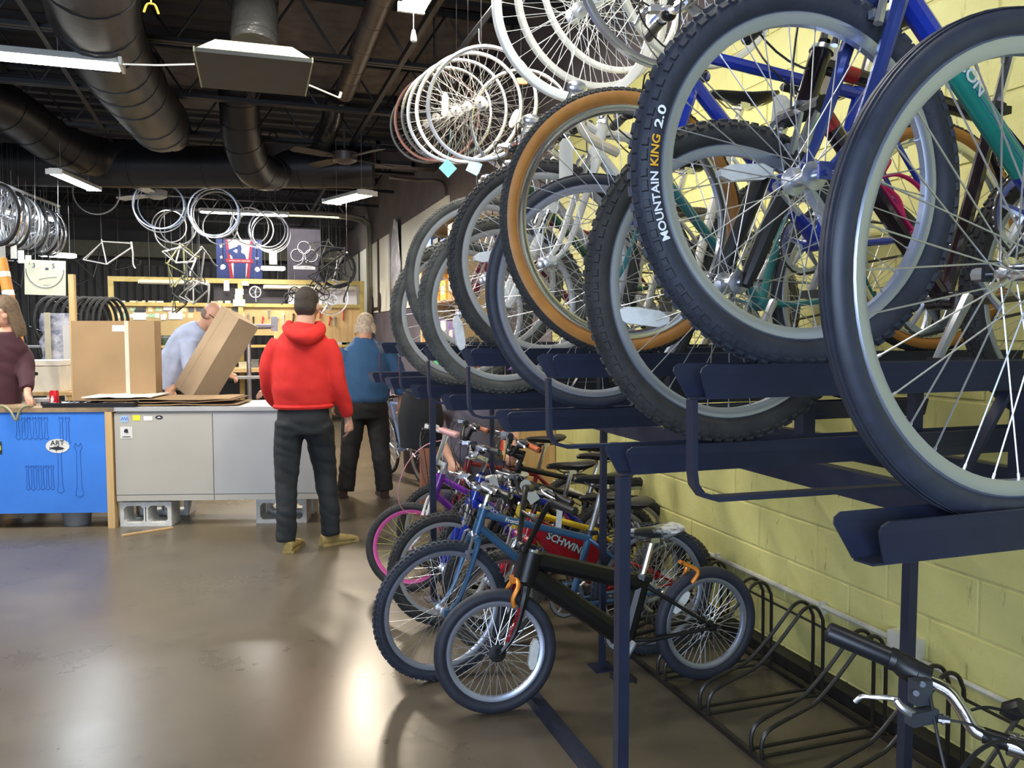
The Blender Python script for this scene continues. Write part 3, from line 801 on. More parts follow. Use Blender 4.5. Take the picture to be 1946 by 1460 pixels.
# tags hanging on the rack bicycles
price_tag('long white paper tag hanging from the stem of the blue mountain bicycle', at(1585, 35, Y=1.60), .13, .2, wid=.055)
price_tag('white price tag with red print hanging behind the tan wall wheel', at(1076, 240, Y=2.55), .13, 0, wid=.05)
price_tag('white plastic tag hanging between the blue frames', at(1490, 150, Y=1.75), .075, .1, wid=.05, m=refl)
# ================================================================ BICYCLES ON THE FLOOR
def seatat(i): return i['so']
bmx_black = mat('gloss_black_paint', (.007, .007, .008), .38, 0, .1)
bm = bicycle('bmx_bicycle', 'small black bmx bicycle with orange brakes, dense spokes and scratched saddle, nearest on the floor', (1.42, 2.985, 0), PI+.01, R=.246, tw=.052, knob=None, wb=.955,
             fr=bmx_black, fork='rigid', rim=alum, tires=mat('bmx_rubber', (.024, .027, .042), .6, 0, .2, 20), N=48, indiv=True, bar='bmx', bar_m=bmx_black, st=.27, sp=.16, ht=.11, dt=.042,
             brakes=False, hubm=blackpl, hr=.036, sr=.0015, steer=-.10, rise=.20, stem_up=-.02, fork_legs=.021, saddle_m=blotch('scratched_saddle', (.62, .64, .66), (.03, .03, .03), 14, .3, .42, .55, .1), refl=[(190, refl, .155, .12)], low_tt=.0, lean=.02, ha=74, barw=.31, chainring_m=greyrim, post_m=chrome)
i = bm; S = i['S']
for s in (-1, 1):
    p = i['fh']-i['nf']*.042+i['d']*.225+V((0, s*.052, 0))
    MB(S).tube(spline([p-i['d']*.03+i['nf']*.03, p+i['nf']*.045+V((0, s*.004, 0)), p+i['d']*.05+i['nf']*.035, p+i['d']*.07+V((0, -s*.03, 0))+i['nf']*.04], 4), .009, 7).build('brake_arm', orange, i['root'])
MB(S).box(i['fh']-i['nf']*.0+i['d']*.29+i['nf']*.0, (.03, .06, .02)).build('brake_bridge', orange, i['root'])
for s in (-1, 1):
    p = i['rh']+V((.09, s*.035, .225)); MB().tube(spline([p-V((0, 0, .03)), p+V((-.02, s*.01, .02)), p+V((.03, -s*.02, .05))], 4), .009, 7).build('brake_arm', orange, i['root'])
    MB(S if False else None).cyl(i['fh']+V((0, s*.07, 0)), i['fh']+V((0, s*.085, 0)), .012, n=8) if False else None
# red and white lettering strip down the fork leg
p0 = i['fh']-i['nf']*.012+i['d']*.06+V((0, .072, 0)); p1 = i['fh']-i['nf']*.034+i['d']*.20+V((0, .066, 0))
lx = (S @ p0 - S @ p1).normalized()
Mt = frame_M((S @ p0).lerp(S @ p1, .5), -lx, (lx.cross(V((0, 1, 0)))))
if Mt.col[2].y < 0: Mt = frame_M((S @ p0).lerp(S @ p1, .5), -lx, -(lx.cross(V((0, 1, 0)))))
text('MONGOOSE', .024, redp, i['root'], Mt, 'lettering', bold=.001)
on_tube(i, i['hb']-i['d']*.004, i['htp'], .0255, .2, .7, white, 'head_badge')

bl = bicycle('bicycle', 'steel blue youth bicycle with knobby tires and curved rigid fork beside the black bmx', (1.315, 3.335, 0), PI-.03, R=.305, tw=.048, knob='knob', wb=1.0, fr=bluemet, fork='rigid', rim=alum, tires=rubber,
             N=36, indiv=True, bar='riser', bar_m=chrome, st=.33, sp=.22, ht=.11, dt=.018, steer=.16, rise=.02, stem_up=.05, fork_legs=.016, lean=.03, stem_m=chrome, barw=.27)
i = bl
on_tube(i, i['htp']-i['d']*.025, i['tt_e'], .016, .15, .42, white, 'lettering', 'Frontier', .026)
rd = bicycle('bicycle', 'red cruiser style youth bicycle with solid tank and white lettering behind the blue one', (1.60, 3.60, 0), PI, R=.245, tw=.05, knob='knob', wb=.93, fr=redp, fork='susp', fk_m=redp, rim=alu, tires=rubber_grey,
             N=28, indiv=False, bar='riser', bar_m=black, st=.22, sp=.20, ht=.09, dt=.02, steer=.25, rise=.06, lean=-.03, brakes=True, stem_up=.05)
i = rd
a, b_, c, e = i['hb']+i['d']*.09, i['tt_e'], i['bb'].lerp(i['hb'], .42), i['hb']+i['d']*.02
c2 = i['bb'].lerp(i['stt'], .62)
MB().prism([(a.x, a.z), (b_.x, b_.z), (c2.x, c2.z-.03), (c.x, c.z-.05), (e.x, e.z)], lambda u, v_, k: (u, (k-.5)*.036, v_)).build('tank', redp, i['root'])
for nm, s_, m_ in (('lettering', 'SCHWINN', .050),):
    ax = (a-b_).normalized(); p = V(((a.x+b_.x)/2-.02, .0195, (a.z+b_.z)/2-.068))+V((ax.x, 0, ax.z))*.07
    up_ = V((0, 1, 0)).cross(ax); up_ = up_ if up_.z > 0 else -up_
    xx = up_.cross(V((0, 1, 0)))
    M = frame_M(p, xx, up_)
    text(s_, m_, black, i['root'], M, nm, bold=.0040); M2 = M.copy(); M2.translation = V(M.translation)+V((0, .0012, 0))
    text(s_, m_, white, i['root'], M2, nm, bold=.0012)
rb = bicycle('bicycle', 'bright royal blue youth mountain bicycle with chunky black tires', (1.46, 3.99, 0), PI, R=.29, tw=.056, knob='knob', wb=.95, fr=bluep, fork='susp', fk_m=bluep, rim=greyrim, tires=rubber_dark, N=28, indiv=False,
             bar='riser', bar_m=chrome, st=.34, sp=.17, ht=.12, dt=.022, steer=.0, rise=.05, lean=.05, stem_m=chrome, stem_up=.07)
on_tube(rb, rb['hb']+rb['d']*.03, rb['bb'], .022, .1, .32, white, 'lettering', 'NEXT', .03)
pk = mat('pink_rim', (.62, .07, .28), .35); pur = mat('purple_paint', (.20, .03, .38), .25, 0, .1, coat=.5); lime = mat('lime_spoke', (.55, .60, .08), .4)
pu = bicycle('bicycle', 'purple and white childs bicycle with pink rims and swept bars, farthest in the floor row', (1.34, 4.62, 0), PI+.05, R=.255, tw=.045, knob='fine', wb=.82, fr=pur, fork='rigid', fk_m=white, rim=pk, tires=rubber_dark, N=28, indiv=True,
             bar='bmx', bar_m=white, grip_m=mat('pale_pink_grip', (.72, .38, .38), .5), st=.24, sp=.14, ht=.15, dt=.022, steer=-.35, rise=.17, hubm=pk, brakes=True, brake_m=white, saddle_m=white, fork_legs=.019, stem_up=.03, barw=.24)
for o in list(pu['root'].children):
    if o.name.startswith('wheel'):
        for q in o.children:
            if q.name.startswith('spoke'): 
                if q.data.name == 'spoke' or True: q.material_slots[0].link = 'OBJECT'; q.material_slots[0].material = lime
MB().tube(bez(pu['clamp']+V((.03, .2, .15)), pu['clamp']+V((.30, .25, .16)), pu['clamp']+V((.35, .1, -.30)), pu['hb']+V((.1, .0, -.08)), 14), .003, 5).build('brake_cable', mat('pink_cable', (.65, .28, .32), .5), pu['root'])
yl = mat('yellow_paint', (.70, .50, .03), .3)
b6 = bicycle('bicycle', 'dark bicycle with orange grips and padded black saddle behind the red youth bicycle', (1.72, 4.28, 0), PI, R=.27, tw=.05, knob='knob', wb=.92, fr=black, fork='susp', rim=greyrim, tires=rubber_dark, N=20, indiv=False,
             bar='riser', bar_m=black, grip_m=mat('burnt_orange_grip', (.45, .10, .03), .5), st=.34, sp=.20, ht=.12, rise=.08, stem_up=.08, lean=-.05)
b7 = bicycle('bicycle', 'yellow and purple childs bicycle half hidden in the middle of the floor row', (1.62, 4.02-.17, 0), PI-.04, R=.24, tw=.05, knob='knob', wb=.86, fr=yl, fork='rigid', fk_m=pur, rim=alu, tires=rubber_dark, N=20, indiv=False,
             bar='riser', bar_m=chrome, st=.28, sp=.12, ht=.12, rise=.06, stem_up=.03, lean=.04)
b8 = bicycle('bicycle', 'black bicycle with fat tires deep in the floor row, nearest the wall', (1.84, 4.45, 0), PI+.03, R=.30, tw=.055, knob='knob', wb=.95, fr=black, fork='rigid', rim=alu, tires=rubber_dark, N=24, indiv=False,
             bar='riser', bar_m=black, st=.36, sp=.16, ht=.12, rise=.05, lean=.03, stem_up=.04)
b9 = bicycle('bicycle', 'dark red bicycle with brown grips standing beyond the royal blue one', (1.66, 4.95, 0), PI, R=.28, tw=.05, knob='knob', wb=.92, fr=mat('dark_red_paint', (.22, .02, .02), .3), fork='rigid', rim=greyrim, tires=rubber_dark, N=20, indiv=False,
             bar='riser', bar_m=black, grip_m=mat('brown_grip', (.30, .10, .05), .6), st=.36, sp=.18, ht=.12, rise=.10, stem_up=.08)
# price tags
price_tag('white price tag tied to the blue bicycle handlebar, tilted to the right', at(985, 900, Y=3.35), .10, -.55, wid=.05)
price_tag('long narrow white tag hanging above the red tank', at(1066, 940, Y=3.36), .10, .08, wid=.028)
price_tag('small white tag hanging from the royal blue bicycle', at(930, 890, Y=3.7), .08, -.3, wid=.04)
# pedal scooter motor like crank unit between blue and bmx is the blue bicycle's own crank

# ================================================================ NEAR HANDLEBAR (bicycle mostly outside the frame)
nb = thing('bicycle', 'near bicycle at the bottom right corner with black grip, silver bar and brake lever', 'bicycle', (1.15, 1.0, 0))
def nbuild(mb, name, m): 
    o = mb.build(name, m, nb); o.matrix_local = Mx.Translation((-1.15, -1.0, 0)); return o
def q_(x, y, w_): return at(x, y, w=w_)
g0, g1 = q_(1572, 1200, 1.42), q_(1690, 1250, 1.38)
s1 = q_(1742, 1280, 1.36); c1 = q_(1760, 1292, 1.35)
t = (g1-g0).normalized()
nbuild(MB().tube([g0-t*.002, g0+t*.002, g0+t*.006, g1-t*.002, g1], [.011, .017, .0175, .0165, .0175], 16), 'grip', mat('grip_rubber', (.012, .013, .018), .38))
nbuild(MB().tube([g1, g1+t*.010, g1+t*.012, g1.lerp(s1, .55), s1], [.019, .019, .0175, .0205, .0205], 16), 'shifter', blackpl)
nbuild(MB().tube([s1, s1+t*.02], [.021, .019], 14).ell(s1.lerp(c1, .4)-V((0, 0, .022))+V((-.005, 0, 0)), (.017, .016, .024)), 'shifter_housing', blackpl)
bar = [c1, q_(1800, 1312, 1.34), q_(1826, 1345, 1.33), q_(1850, 1385, 1.32), q_(1880, 1400, 1.31), q_(1935, 1418, 1.29), q_(1990, 1430, 1.27)]
nbuild(MB().tube(spline(bar, 5), .0112, 14), 'handlebar', chrome)
nbuild(MB().tube([q_(1868, 1397, 1.315), q_(1915, 1412, 1.295)], .013, 12), 'bar_sleeve', blackpl)
nbuild(MB().tube([q_(1915, 1412, 1.295), q_(1990, 1435, 1.27)], .019, 14).tube([q_(1940, 1440, 1.28), q_(1930, 1395, 1.29)], .008, 8), 'stem', chrome)
k0 = q_(1752, 1300, 1.335); k1 = q_(1738, 1355, 1.32)
nbuild(MB().box(k0.lerp(k1, .25), (.030, .022, .040)).box(k1.lerp(q_(1765, 1368, 1.31), .5), (.052, .020, .022)).cyl(q_(1753, 1301, 1.32), q_(1753, 1301, 1.315), .005, n=8).cyl(q_(1741, 1318, 1.32), q_(1741, 1318, 1.315), .005, n=8), 'lever_clamp', mat('dark_grey_alloy', (.07, .08, .10), .4, .4))
lv = [q_(1740, 1362, 1.31), q_(1712, 1343, 1.31), q_(1697, 1328, 1.315), q_(1660, 1325, 1.32), q_(1638, 1324, 1.325), q_(1625, 1334, 1.33)]
nbuild(MB().tube(spline(lv, 5), [.0095]*5+[.0085]*5+[.0055]*5+[.0048]*11, 10, flat=.8), 'brake_lever', alu)
nbuild(MB().cyl(q_(1782, 1366, 1.31), q_(1804, 1369, 1.305), .0065, n=10).cyl(q_(1788, 1367, 1.309), q_(1793, 1367, 1.308), .009, n=10), 'cable_adjuster', chrome)
nbuild(MB().tube(spline([q_(1804, 1369, 1.305), q_(1850, 1380, 1.29), q_(1890, 1415, 1.27), q_(1915, 1470, 1.25)], 6), .0024, 6), 'cable', blackpl)
nbuild(MB().tube(spline([q_(1765, 1310, 1.33), q_(1782, 1400, 1.30), q_(1800, 1480, 1.28)], 6), .0028, 6), 'cable', blackpl)
nbuild(MB().tube(spline([q_(1845, 1350, 1.40), q_(1880, 1345, 1.4), q_(1946, 1362, 1.4)], 6), .0028, 6), 'cable', blackpl)
nbuild(MB().tube([q_(1945, 1345, 1.5), q_(1918, 1352, 1.52), q_(1912, 1364, 1.52)], [.018, .018, .012], 10), 'bell', blackpl)
hd = q_(1985, 1440, 1.27)
nbuild(MB().cyl(hd+V((0, 0, -.02)), hd+V((.05, .01, -.30)), .018), 'head_tube', black)
wr = wheel(nb, Mx.Translation(V((1.145, .955, .665))-V((1.15, 1.0, 0))) if False else Mx.Translation(V((hd.x+.02, hd.y+.0, .34))-V((1.15, 1.0, 0))) @ Mx.Rotation(.4, 4, 'Z'), .34, .045, 'fine', rubber, alum, N=0)
nbuild(MB().tube([hd+V((.05, .01, -.30)), V((hd.x+.03, hd.y, .34))], .014), 'fork', black)
# brake rotor / guard ring seen at the very corner
nbuild(MB().tube([q_(1905, 1460, 1.2)+V((math.cos(a)*.085, .01, math.sin(a)*.085-.05)) for a in [2*PI*k/40 for k in range(40)]], .0035, 6, closed=True), 'guard_ring', blackpl)

# ================================================================ WHEELS HANGING OVER THE RACK
def hung(name, label, p, r, rzz, group=None, tilt=0, **kw):
    t = thing('wheelset', label, 'wheel', p, rot=(tilt, 0, rzz), group=group)
    MB().tube([(0, 0, r-.02), (0, 0, r+.02), (0, 0, max(r+.05, 3.66-p.z))], .0012, 4).build('hanging_wire', black, t)
    wheel(t, Mx.Rotation(random.uniform(0, 6), 4, 'Y'), r, **kw); return t
whm = mat('white_rim', (.86, .85, .80), .35, 0, .04)
hung('bicycle_wheel', 'bright white rimmed bicycle wheel, nearest of the wheels hung above the tan wall tire', at(1095, 25, w=2.9), .33, 0, tm_=None, rm=whm, N=36, tw=.02, deep=.03, hr=.03, sm=whm)
hung('bicycle_wheel', 'off-white bicycle wheel hung just behind the bright white one', at(1128, 5, w=3.05), .335, .05, tm_=None, rm=mat('off_white_rim', (.70, .69, .62), .4), N=36, tw=.02, deep=.022, hr=.03)
hung('bicycle_wheel', 'thin white bicycle wheel hung behind two white wheels near the ceiling', at(1165, -20, w=3.1), .325, .1, tm_=None, rm=whm, N=36, tw=.02, deep=.018, hr=.034, indiv=False)
hung('bicycle_wheel', 'silver bicycle wheel with reflector hung above the royal blue bicycle', at(1255, -60, w=2.6), .33, .1, tm_=None, rm=alu, N=36, tw=.02, deep=.022, reflector=[(200, refl, .2, .13)], indiv=False)
hung('bicycle_wheel', 'pale bicycle wheel hung highest at the right, cut by the picture top', at(1330, -50, w=2.75), .33, .0, tm_=None, rm=mat('bone_rim', (.72, .70, .58), .4), N=32, tw=.02, indiv=False)
# cluster of used wheels further along
dsp = mat('dull_spoke_steel', (.30, .28, .25), .45, .6)
for k, (x, y, r_, m_, w_, lab) in enumerate((
    (915, 197, .315, alu, 4.35, 'silver bicycle wheel with long reflector, nearest of the cluster hung by the dark wall'),
    (890, 205, .32, greyrim, 4.6, 'grey bicycle wheel second in the cluster hung by the dark wall'),
    (868, 212, .32, alu, 4.9, 'silver bicycle wheel in the middle of the cluster hung by the dark wall'),
    (848, 217, .31, chrome, 5.25, 'chromed bicycle wheel behind the middle of the hung cluster'),
    (830, 224, .31, mat('brown_rim', (.16, .06, .045), .4), 5.6, 'brown rimmed bicycle wheel near the far end of the hung cluster'),
    (812, 237, .28, mat('black_rim', (.03, .03, .03), .35), 5.8, 'small black rimmed bicycle wheel at the far left of the hung cluster'),
    (990, 230, .30, chrome, 4.6, 'silver bicycle wheel with amber reflector at the right of the hung cluster'))):
    hung('bicycle_wheel', lab, at(x, y, w=w_), r_, -.52+.02*k, tm_=None, rm=m_, N=32, tw=.012, deep=.016, hr=.028 if k != 0 else .032, indiv=k < 3, sr=.0010, sm=dsp, hm_=dsp,
         reflector=[(150, refl, .2, .10), (-5, refl, .2, .13)] if k == 0 else ([(180, amber, .22, .08)] if k == 6 else None), rear=False)
# hanging rail and hooks
hr_ = thing('hanging_rail', 'black pipe rail with hooks holding the hung wheels near the ceiling', 'rail', (1.35, 3.8, 3.25))
MB().cyl((0, -1.4, 0), (0, 2.0, 0), .018, n=8).build('pipe', black, hr_)
for k in range(10):
    y = -1.2+k*.33; MB().tube([(0, y, 0), (.0, y, -.08), (.02, y, -.13), (.04, y, -.10)], .005, 6).build('hook', alu, hr_)
for y in (-1.3, .3, 1.9): MB().cyl((0, y, 0), (0, y, .45), .006, n=6).build('hanger_rod', black, hr_)
for x, y, c_, lab in ((851, 320, (.22, .62, .62), 'blank turquoise diamond shaped tag hanging from a hung wheel'), (901, 318, (.45, .75, .80), 'pale blue square tag with handwriting hanging from a hung wheel')):
    p = at(x, y, w=4.6); b = MB(Mx.Translation(p) @ Mx.Rotation(.4 if x > 870 else .75, 4, 'Y'))
    b.box((0, 0, 0), (.075, .0015, .075)); b.M = None; b.tube([p+V((0, 0, .05)), p+V((.02, 0, .22))], .0008, 4)
    o = b.build('paper_tag', mat('tag_%d' % x, c_, .8)); tag(o, lab, 'tag')
# ================================================================ PEOPLE
skin = mat('skin', (.52, .28, .19), .5, 0, .08, 12); hairb = mat('dark_brown_hair', (.035, .026, .018), .75, 0, .3, 60, .5, 200)
from mathutils import noise as NZ
CLOTH = ('hair', 'sweatshirt', 'hooded_sweatshirt', 'trousers', 'shirt', 't_shirt', 'long_sleeved_top', 'hood')
def solid(b, name, m, parent, vox=.011, smooth=5, disp=0):
    """fuse overlapping volumes into one continuous skin"""
    me = b.mesh('tmp', m); o = D.objects.new('tmp', me); C.objects.link(o)
    r = o.modifiers.new('r', 'REMESH'); r.mode = 'VOXEL'; r.voxel_size = vox; r.use_smooth_shade = True
    s_ = o.modifiers.new('s', 'SMOOTH'); s_.iterations = smooth; s_.factor = .5
    bpy.context.view_layer.update()
    m2 = D.meshes.new_from_object(o.evaluated_get(bpy.context.evaluated_depsgraph_get()))
    m2.name = name; D.objects.remove(o)
    if name in CLOTH:   # folds in the cloth
        amp = .0085 if name == 'trousers' else (.002 if name == 'hair' else .0075)
        no = [v.normal.copy() for v in m2.vertices]
        for v, n_ in zip(m2.vertices, no):
            p = v.co; q = V((p.x*5+1.5*p.z, p.y*5, p.z*(13 if name == 'trousers' else 8)+p.x*4))
            k = abs(NZ.noise(q))*1.6-.35; k2 = NZ.noise(p*16)
            v.co = p+n_*(amp*k+.0022*k2)
    m2.shade_smooth()
    return link(name, m2, parent)
def loft(b, secs, n=20):
    """secs: (center, rx vec, ry vec) closed ellipse sections"""
    P = []
    for c, a, q in secs:
        c, a, q = V(c), V(a), V(q)
        for j in range(n):
            t = 2*PI*j/n; P.append(c+a*math.cos(t)+q*math.sin(t))
    F = [tuple(range(n))[::-1], tuple((len(secs)-1)*n+j for j in range(n))]
    for i in range(len(secs)-1):
        for j in range(n): F.append((i*n+j, i*n+(j+1) % n, (i+1)*n+(j+1) % n, (i+1)*n+j))
    b.add(P, F)
def limb(b, pts, rs, n=12, k=5):
    pts = [V(p) for p in pts]; sp = spline(pts, k); R_ = []
    for i in range(len(pts)-1):
        for q in range(k): R_.append(rs[i]+(rs[i+1]-rs[i])*q/k)
    R_.append(rs[-1]); b.tube(sp, R_, n)
def hand(b, wrist, d, palm_n, L=.185, curl=.5):
    """palm, four unequal bent fingers and a thumb; d finger direction, palm_n faces the palm side"""
    d = V(d).normalized(); pn = V(palm_n); pn = (pn-d*pn.dot(d)).normalized(); sd_ = d.cross(pn)
    wrist = V(wrist); pe = wrist+d*L*.50
    b.tube([wrist-d*.02, wrist+d*L*.12, pe-d*.01, pe+d*.008], [.024, .030, .034, .026], 10, flat=1)
    for k, (o, ln, r) in enumerate(((-.030, .40, .0085), (-.010, .46, .0092), (.011, .43, .0088), (.030, .34, .0078))):
        b0 = pe+sd_*o-d*.012; q = [b0]; a = .15
        for j, f in enumerate((.42, .32, .26)):
            a += curl*(.5 if j == 0 else .9); dd_ = d*math.cos(a)+pn*math.sin(a); q.append(q[-1]+dd_*ln*L*f)
        b.tube(q, [r*1.05, r, r*.92, r*.75], 7)
    t0 = wrist+d*L*.16-sd_*.022; b.tube([t0, t0-sd_*.024+d*.022+pn*.012, t0-sd_*.028+d*.052+pn*.020, t0-sd_*.022+d*.072+pn*.028], [.014, .0115, .0095, .0075], 7)
def head(root, c, look, skinm, hairm, up=(0, 0, 1), s=1.0, style='short', beard=None):
    """c centre of the skull; look = facing direction"""
    f = V(look).normalized(); u = V(up); u = (u-f*u.dot(f)).normalized(); r = u.cross(f).normalized()  # r: person's left
    T = Mx((r, f, u)).transposed().to_4x4(); T.translation = V(c)
    b = MB(T @ Mx.Scale(s, 4))
    b.ell((0, -.012, .022), (.076, .094, .098), nu=20, nv=14)
    b.ell((0, .022, -.050), (.056, .070, .066), nu=16, nv=10); b.ell((0, .060, -.088), (.026, .024, .022))
    b.ell((0, .070, .018), (.055, .022, .02))  # brow
    b.tube([(0, .082, .012), (0, .100, -.018), (0, .108, -.032), (0, .088, -.040)], [.010, .012, .015, .010], 8)
    b.tube([(-.022, .084, -.062), (0, .092, -.060), (.022, .084, -.062)], .007, 6); b.tube([(-.018, .084, -.071), (0, .091, -.072), (.018, .084, -.071)], .007, 6)
    for x in (-1, 1):
        b.ell((x*.031, .074, -.006), (.015, .010, .009)); b.ell((x*.046, .052, -.03), (.022, .024, .02))
        b.ell((x*.077, -.008, -.012), (.010, .018, .030)); b.tube([(x*.082, -.02, .012), (x*.088, -.016, -.002), (x*.084, -.01, -.03)], .006, 6)
    b.tube([(0, -.022, -.03), (0, -.034, -.15)], [.058, .064], 14)
    return b, T @ Mx.Scale(s, 4)
def hair(T, m, root, style):
    b = MB(T)
    if style == 'short':
        b.ell((0, -.020, .034), (.082, .097, .096), nu=22, nv=14); b.ell((0, -.046, -.012), (.078, .070, .078), nu=18); b.ell((0, -.040, -.062), (.058, .050, .050), nu=18)
        return solid(b, 'hair', m, root, .007, 7)
    elif style == 'fringe':   # grey, longer at the sides and back
        b.ell((0, -.022, .032), (.083, .098, .094), nu=22, nv=14); b.ell((0, -.048, -.040), (.070, .055, .080), nu=18)
        for k in (0, 1, 2, 11, 12, 13):
            a = PI*(.98+1.04*k/13); p = V((math.cos(a)*.083, math.sin(a)*.075-.02, -.03)); b.tube([p+V((0, 0, .04)), p+V((math.cos(a)*.006, 0, -.02)), p+V((math.cos(a)*.012, math.sin(a)*.01, -.065))], [.018, .016, .005], 5)
        return solid(b, 'hair', m, root, .008, 6)
    elif style == 'long':
        b.ell((0, -.022, .032), (.088, .102, .10), nu=22, nv=14)
        for k in range(30):
            a = PI*(.86+1.28*k/29); p = V((math.cos(a)*.085, math.sin(a)*.085-.01, 0)); b.tube([p+V((0, 0, .05)), p+V((0, 0, -.04)), p*1.12+V((0, 0, -.13)), p*1.2+V((0, 0, -.21))], [.02, .022, .020, .004], 6)
        o = b.mesh('hair', m)
    else:  # cropped ring, bald top
        b.ell((0, -.034, -.008), (.081, .078, .066), nu=22, nv=14); o = b.mesh('hair', m)
    return link('hair', o, root)
def shoe(b, heel, toe, r=.048):
    heel, toe = V(heel), V(toe); d = (toe-heel).normalized(); u = V((0, 0, 1)); s_ = d.cross(u)
    L = (toe-heel).length
    secs = []
    for t, w_, h in ((-.0, .030, .075), (.08, .038, .095), (.25, .037, .100), (.42, .038, .078), (.62, .046, .058), (.85, .044, .045), (1.0, .022, .028)):
        secs.append((heel+d*L*t+u*(h/2+.004), s_*w_, u*h/2))
    loft(b, secs, 14)
    b.box(heel+d*L*.5+u*.011, (L*.98, .078, .020), R=V((1, 0, 0)).rotation_difference(d).to_matrix())

# --- man in the red hoodie, walking away
rm_ = thing('person', 'man in red hooded sweatshirt, dark jeans and tan shoes walking away past the counter', 'person', (.43, 5.78, 0))
B = MB(); o_ = V((.43, 5.78, 0)); F_ = V((.05, 1, 0)).normalized(); R_ = V((1, -.05, 0)).normalized(); U_ = V((0, 0, 1))
def L_(x, y, z): return R_*x+F_*y+U_*z
hb_, T_ = head(rm_, L_(.035, .0, 1.685), (.45, 1, -.12), skin, hairb)
hb_.M = None
hand(hb_, L_(.305, .07, .895), L_(.1, .05, -1), L_(-1, .3, 0)); hand(hb_, L_(-.14, .27, .99), L_(.5, .5, -.1), L_(0, -.3, -1))
limb(hb_, [L_(.16, 0, 1.42), L_(.225, -.03, 1.15), L_(.305, .07, .89)], [.05, .038, .025]); limb(hb_, [L_(-.16, 0, 1.42), L_(-.225, .06, 1.17), L_(-.14, .27, .99)], [.05, .038, .025])
loft(hb_, [(L_(0, 0, .92), L_(.15, 0, 0), L_(0, .10, 0)), (L_(0, 0, 1.2), L_(.15, 0, 0), L_(0, .10, 0)), (L_(0, 0, 1.44), L_(.17, 0, 0), L_(0, .09, 0)), (L_(0, 0, 1.54), L_(.07, 0, 0), L_(0, .06, 0))])
limb(hb_, [L_(-.10, 0, .92), L_(-.12, -.02, .50), L_(-.13, -.10, .08)], [.07, .05, .04]); limb(hb_, [L_(.10, 0, .92), L_(.13, .10, .50), L_(.16, .02, .08)], [.07, .05, .04])
solid(hb_, 'body', skin, rm_, .009)
hair(T_, hairb, rm_, 'short')
hood = mat('red_fleece', (.62, .020, .015), .85, 0, .06, 6, .12, 120)
b = MB()
loft(b, [(L_(0, .01, .985), L_(.185, 0, 0), L_(0, .125, 0)), (L_(0, .01, 1.0), L_(.20, 0, 0), L_(0, .14, 0)), (L_(-.01, .0, 1.12), L_(.205, 0, 0), L_(0, .15, 0)), (L_(-.005, 0, 1.28), L_(.205, 0, 0), L_(0, .145, 0)), (L_(0, -.01, 1.40), L_(.195, 0, 0), L_(0, .125, 0)), (L_(.0, -.01, 1.48), L_(.155, 0, 0), L_(0, .10, 0)), (L_(.0, -.01, 1.55), L_(.09, 0, 0), L_(0, .08, 0))])
limb(b, [L_(.150, -.005, 1.43), L_(.195, -.02, 1.33), L_(.225, -.03, 1.15), L_(.275, .02, 1.0), L_(.30, .055, .915)], [.070, .075, .068, .056, .048])
limb(b, [L_(-.150, .01, 1.43), L_(-.205, .03, 1.33), L_(-.225, .06, 1.17), L_(-.20, .17, 1.04), L_(-.15, .25, 1.0)], [.070, .075, .068, .056, .048])
solid(b, 'hooded_sweatshirt', hood, rm_, .012, 6)
b = MB()
limb(b, [L_(-.11, -.03, 1.545), L_(-.07, -.115, 1.49), L_(.02, -.145, 1.465), L_(.10, -.09, 1.50), L_(.125, .0, 1.55)], [.032, .048, .060, .046, .03]); b.ell(L_(.0, -.06, 1.515), (.10, .075, .065))
limb(b, [L_(-.10, .02, 1.56), L_(-.03, .09, 1.53), L_(.06, .09, 1.53), L_(.12, .02, 1.56)], [.03, .03, .03, .03])
solid(b, 'hood', hood, rm_, .010, 4)
b = MB(); b.tube([L_(.0+.19*math.cos(a), .01+.13*math.sin(a), .992) for a in [2*PI*k/28 for k in range(28)]], .018, 8, closed=True); b.build('hem_band', hood, rm_)
jeans = mat('dark_jeans', (.012, .015, .018), .85, 0, .25, 9, .2, 150)
b = MB()
loft(b, [(L_(0, 0, .80), L_(.17, 0, 0), L_(0, .125, 0)), (L_(0, 0, .90), L_(.18, 0, 0), L_(0, .13, 0)), (L_(0, 0, 1.0), L_(.165, 0, 0), L_(0, .115, 0))])
limb(b, [L_(-.095, -.01, .88), L_(-.115, .0, .68), L_(-.125, -.02, .48), L_(-.13, -.08, .25), L_(-.135, -.10, .07)], [.105, .098, .080, .070, .068])
limb(b, [L_(.095, -.01, .88), L_(.12, .06, .68), L_(.145, .08, .48), L_(.165, .02, .25), L_(.17, -.0, .07)], [.105, .098, .080, .070, .068])
solid(b, 'trousers', jeans, rm_, .012, 5)
tan = mat('tan_suede', (.33, .24, .08), .8, 0, .2, 20)
b = MB(); shoe(b, L_(-.125, -.155, 0), L_(-.04, .11, 0)); b.build('shoe', tan, rm_)
b = MB(); shoe(b, L_(.10, -.02, 0), L_(.36, .09, 0)); b.build('shoe', tan, rm_)
for c in rm_.children: c.matrix_local = Mx.Translation((0, 0, 0))

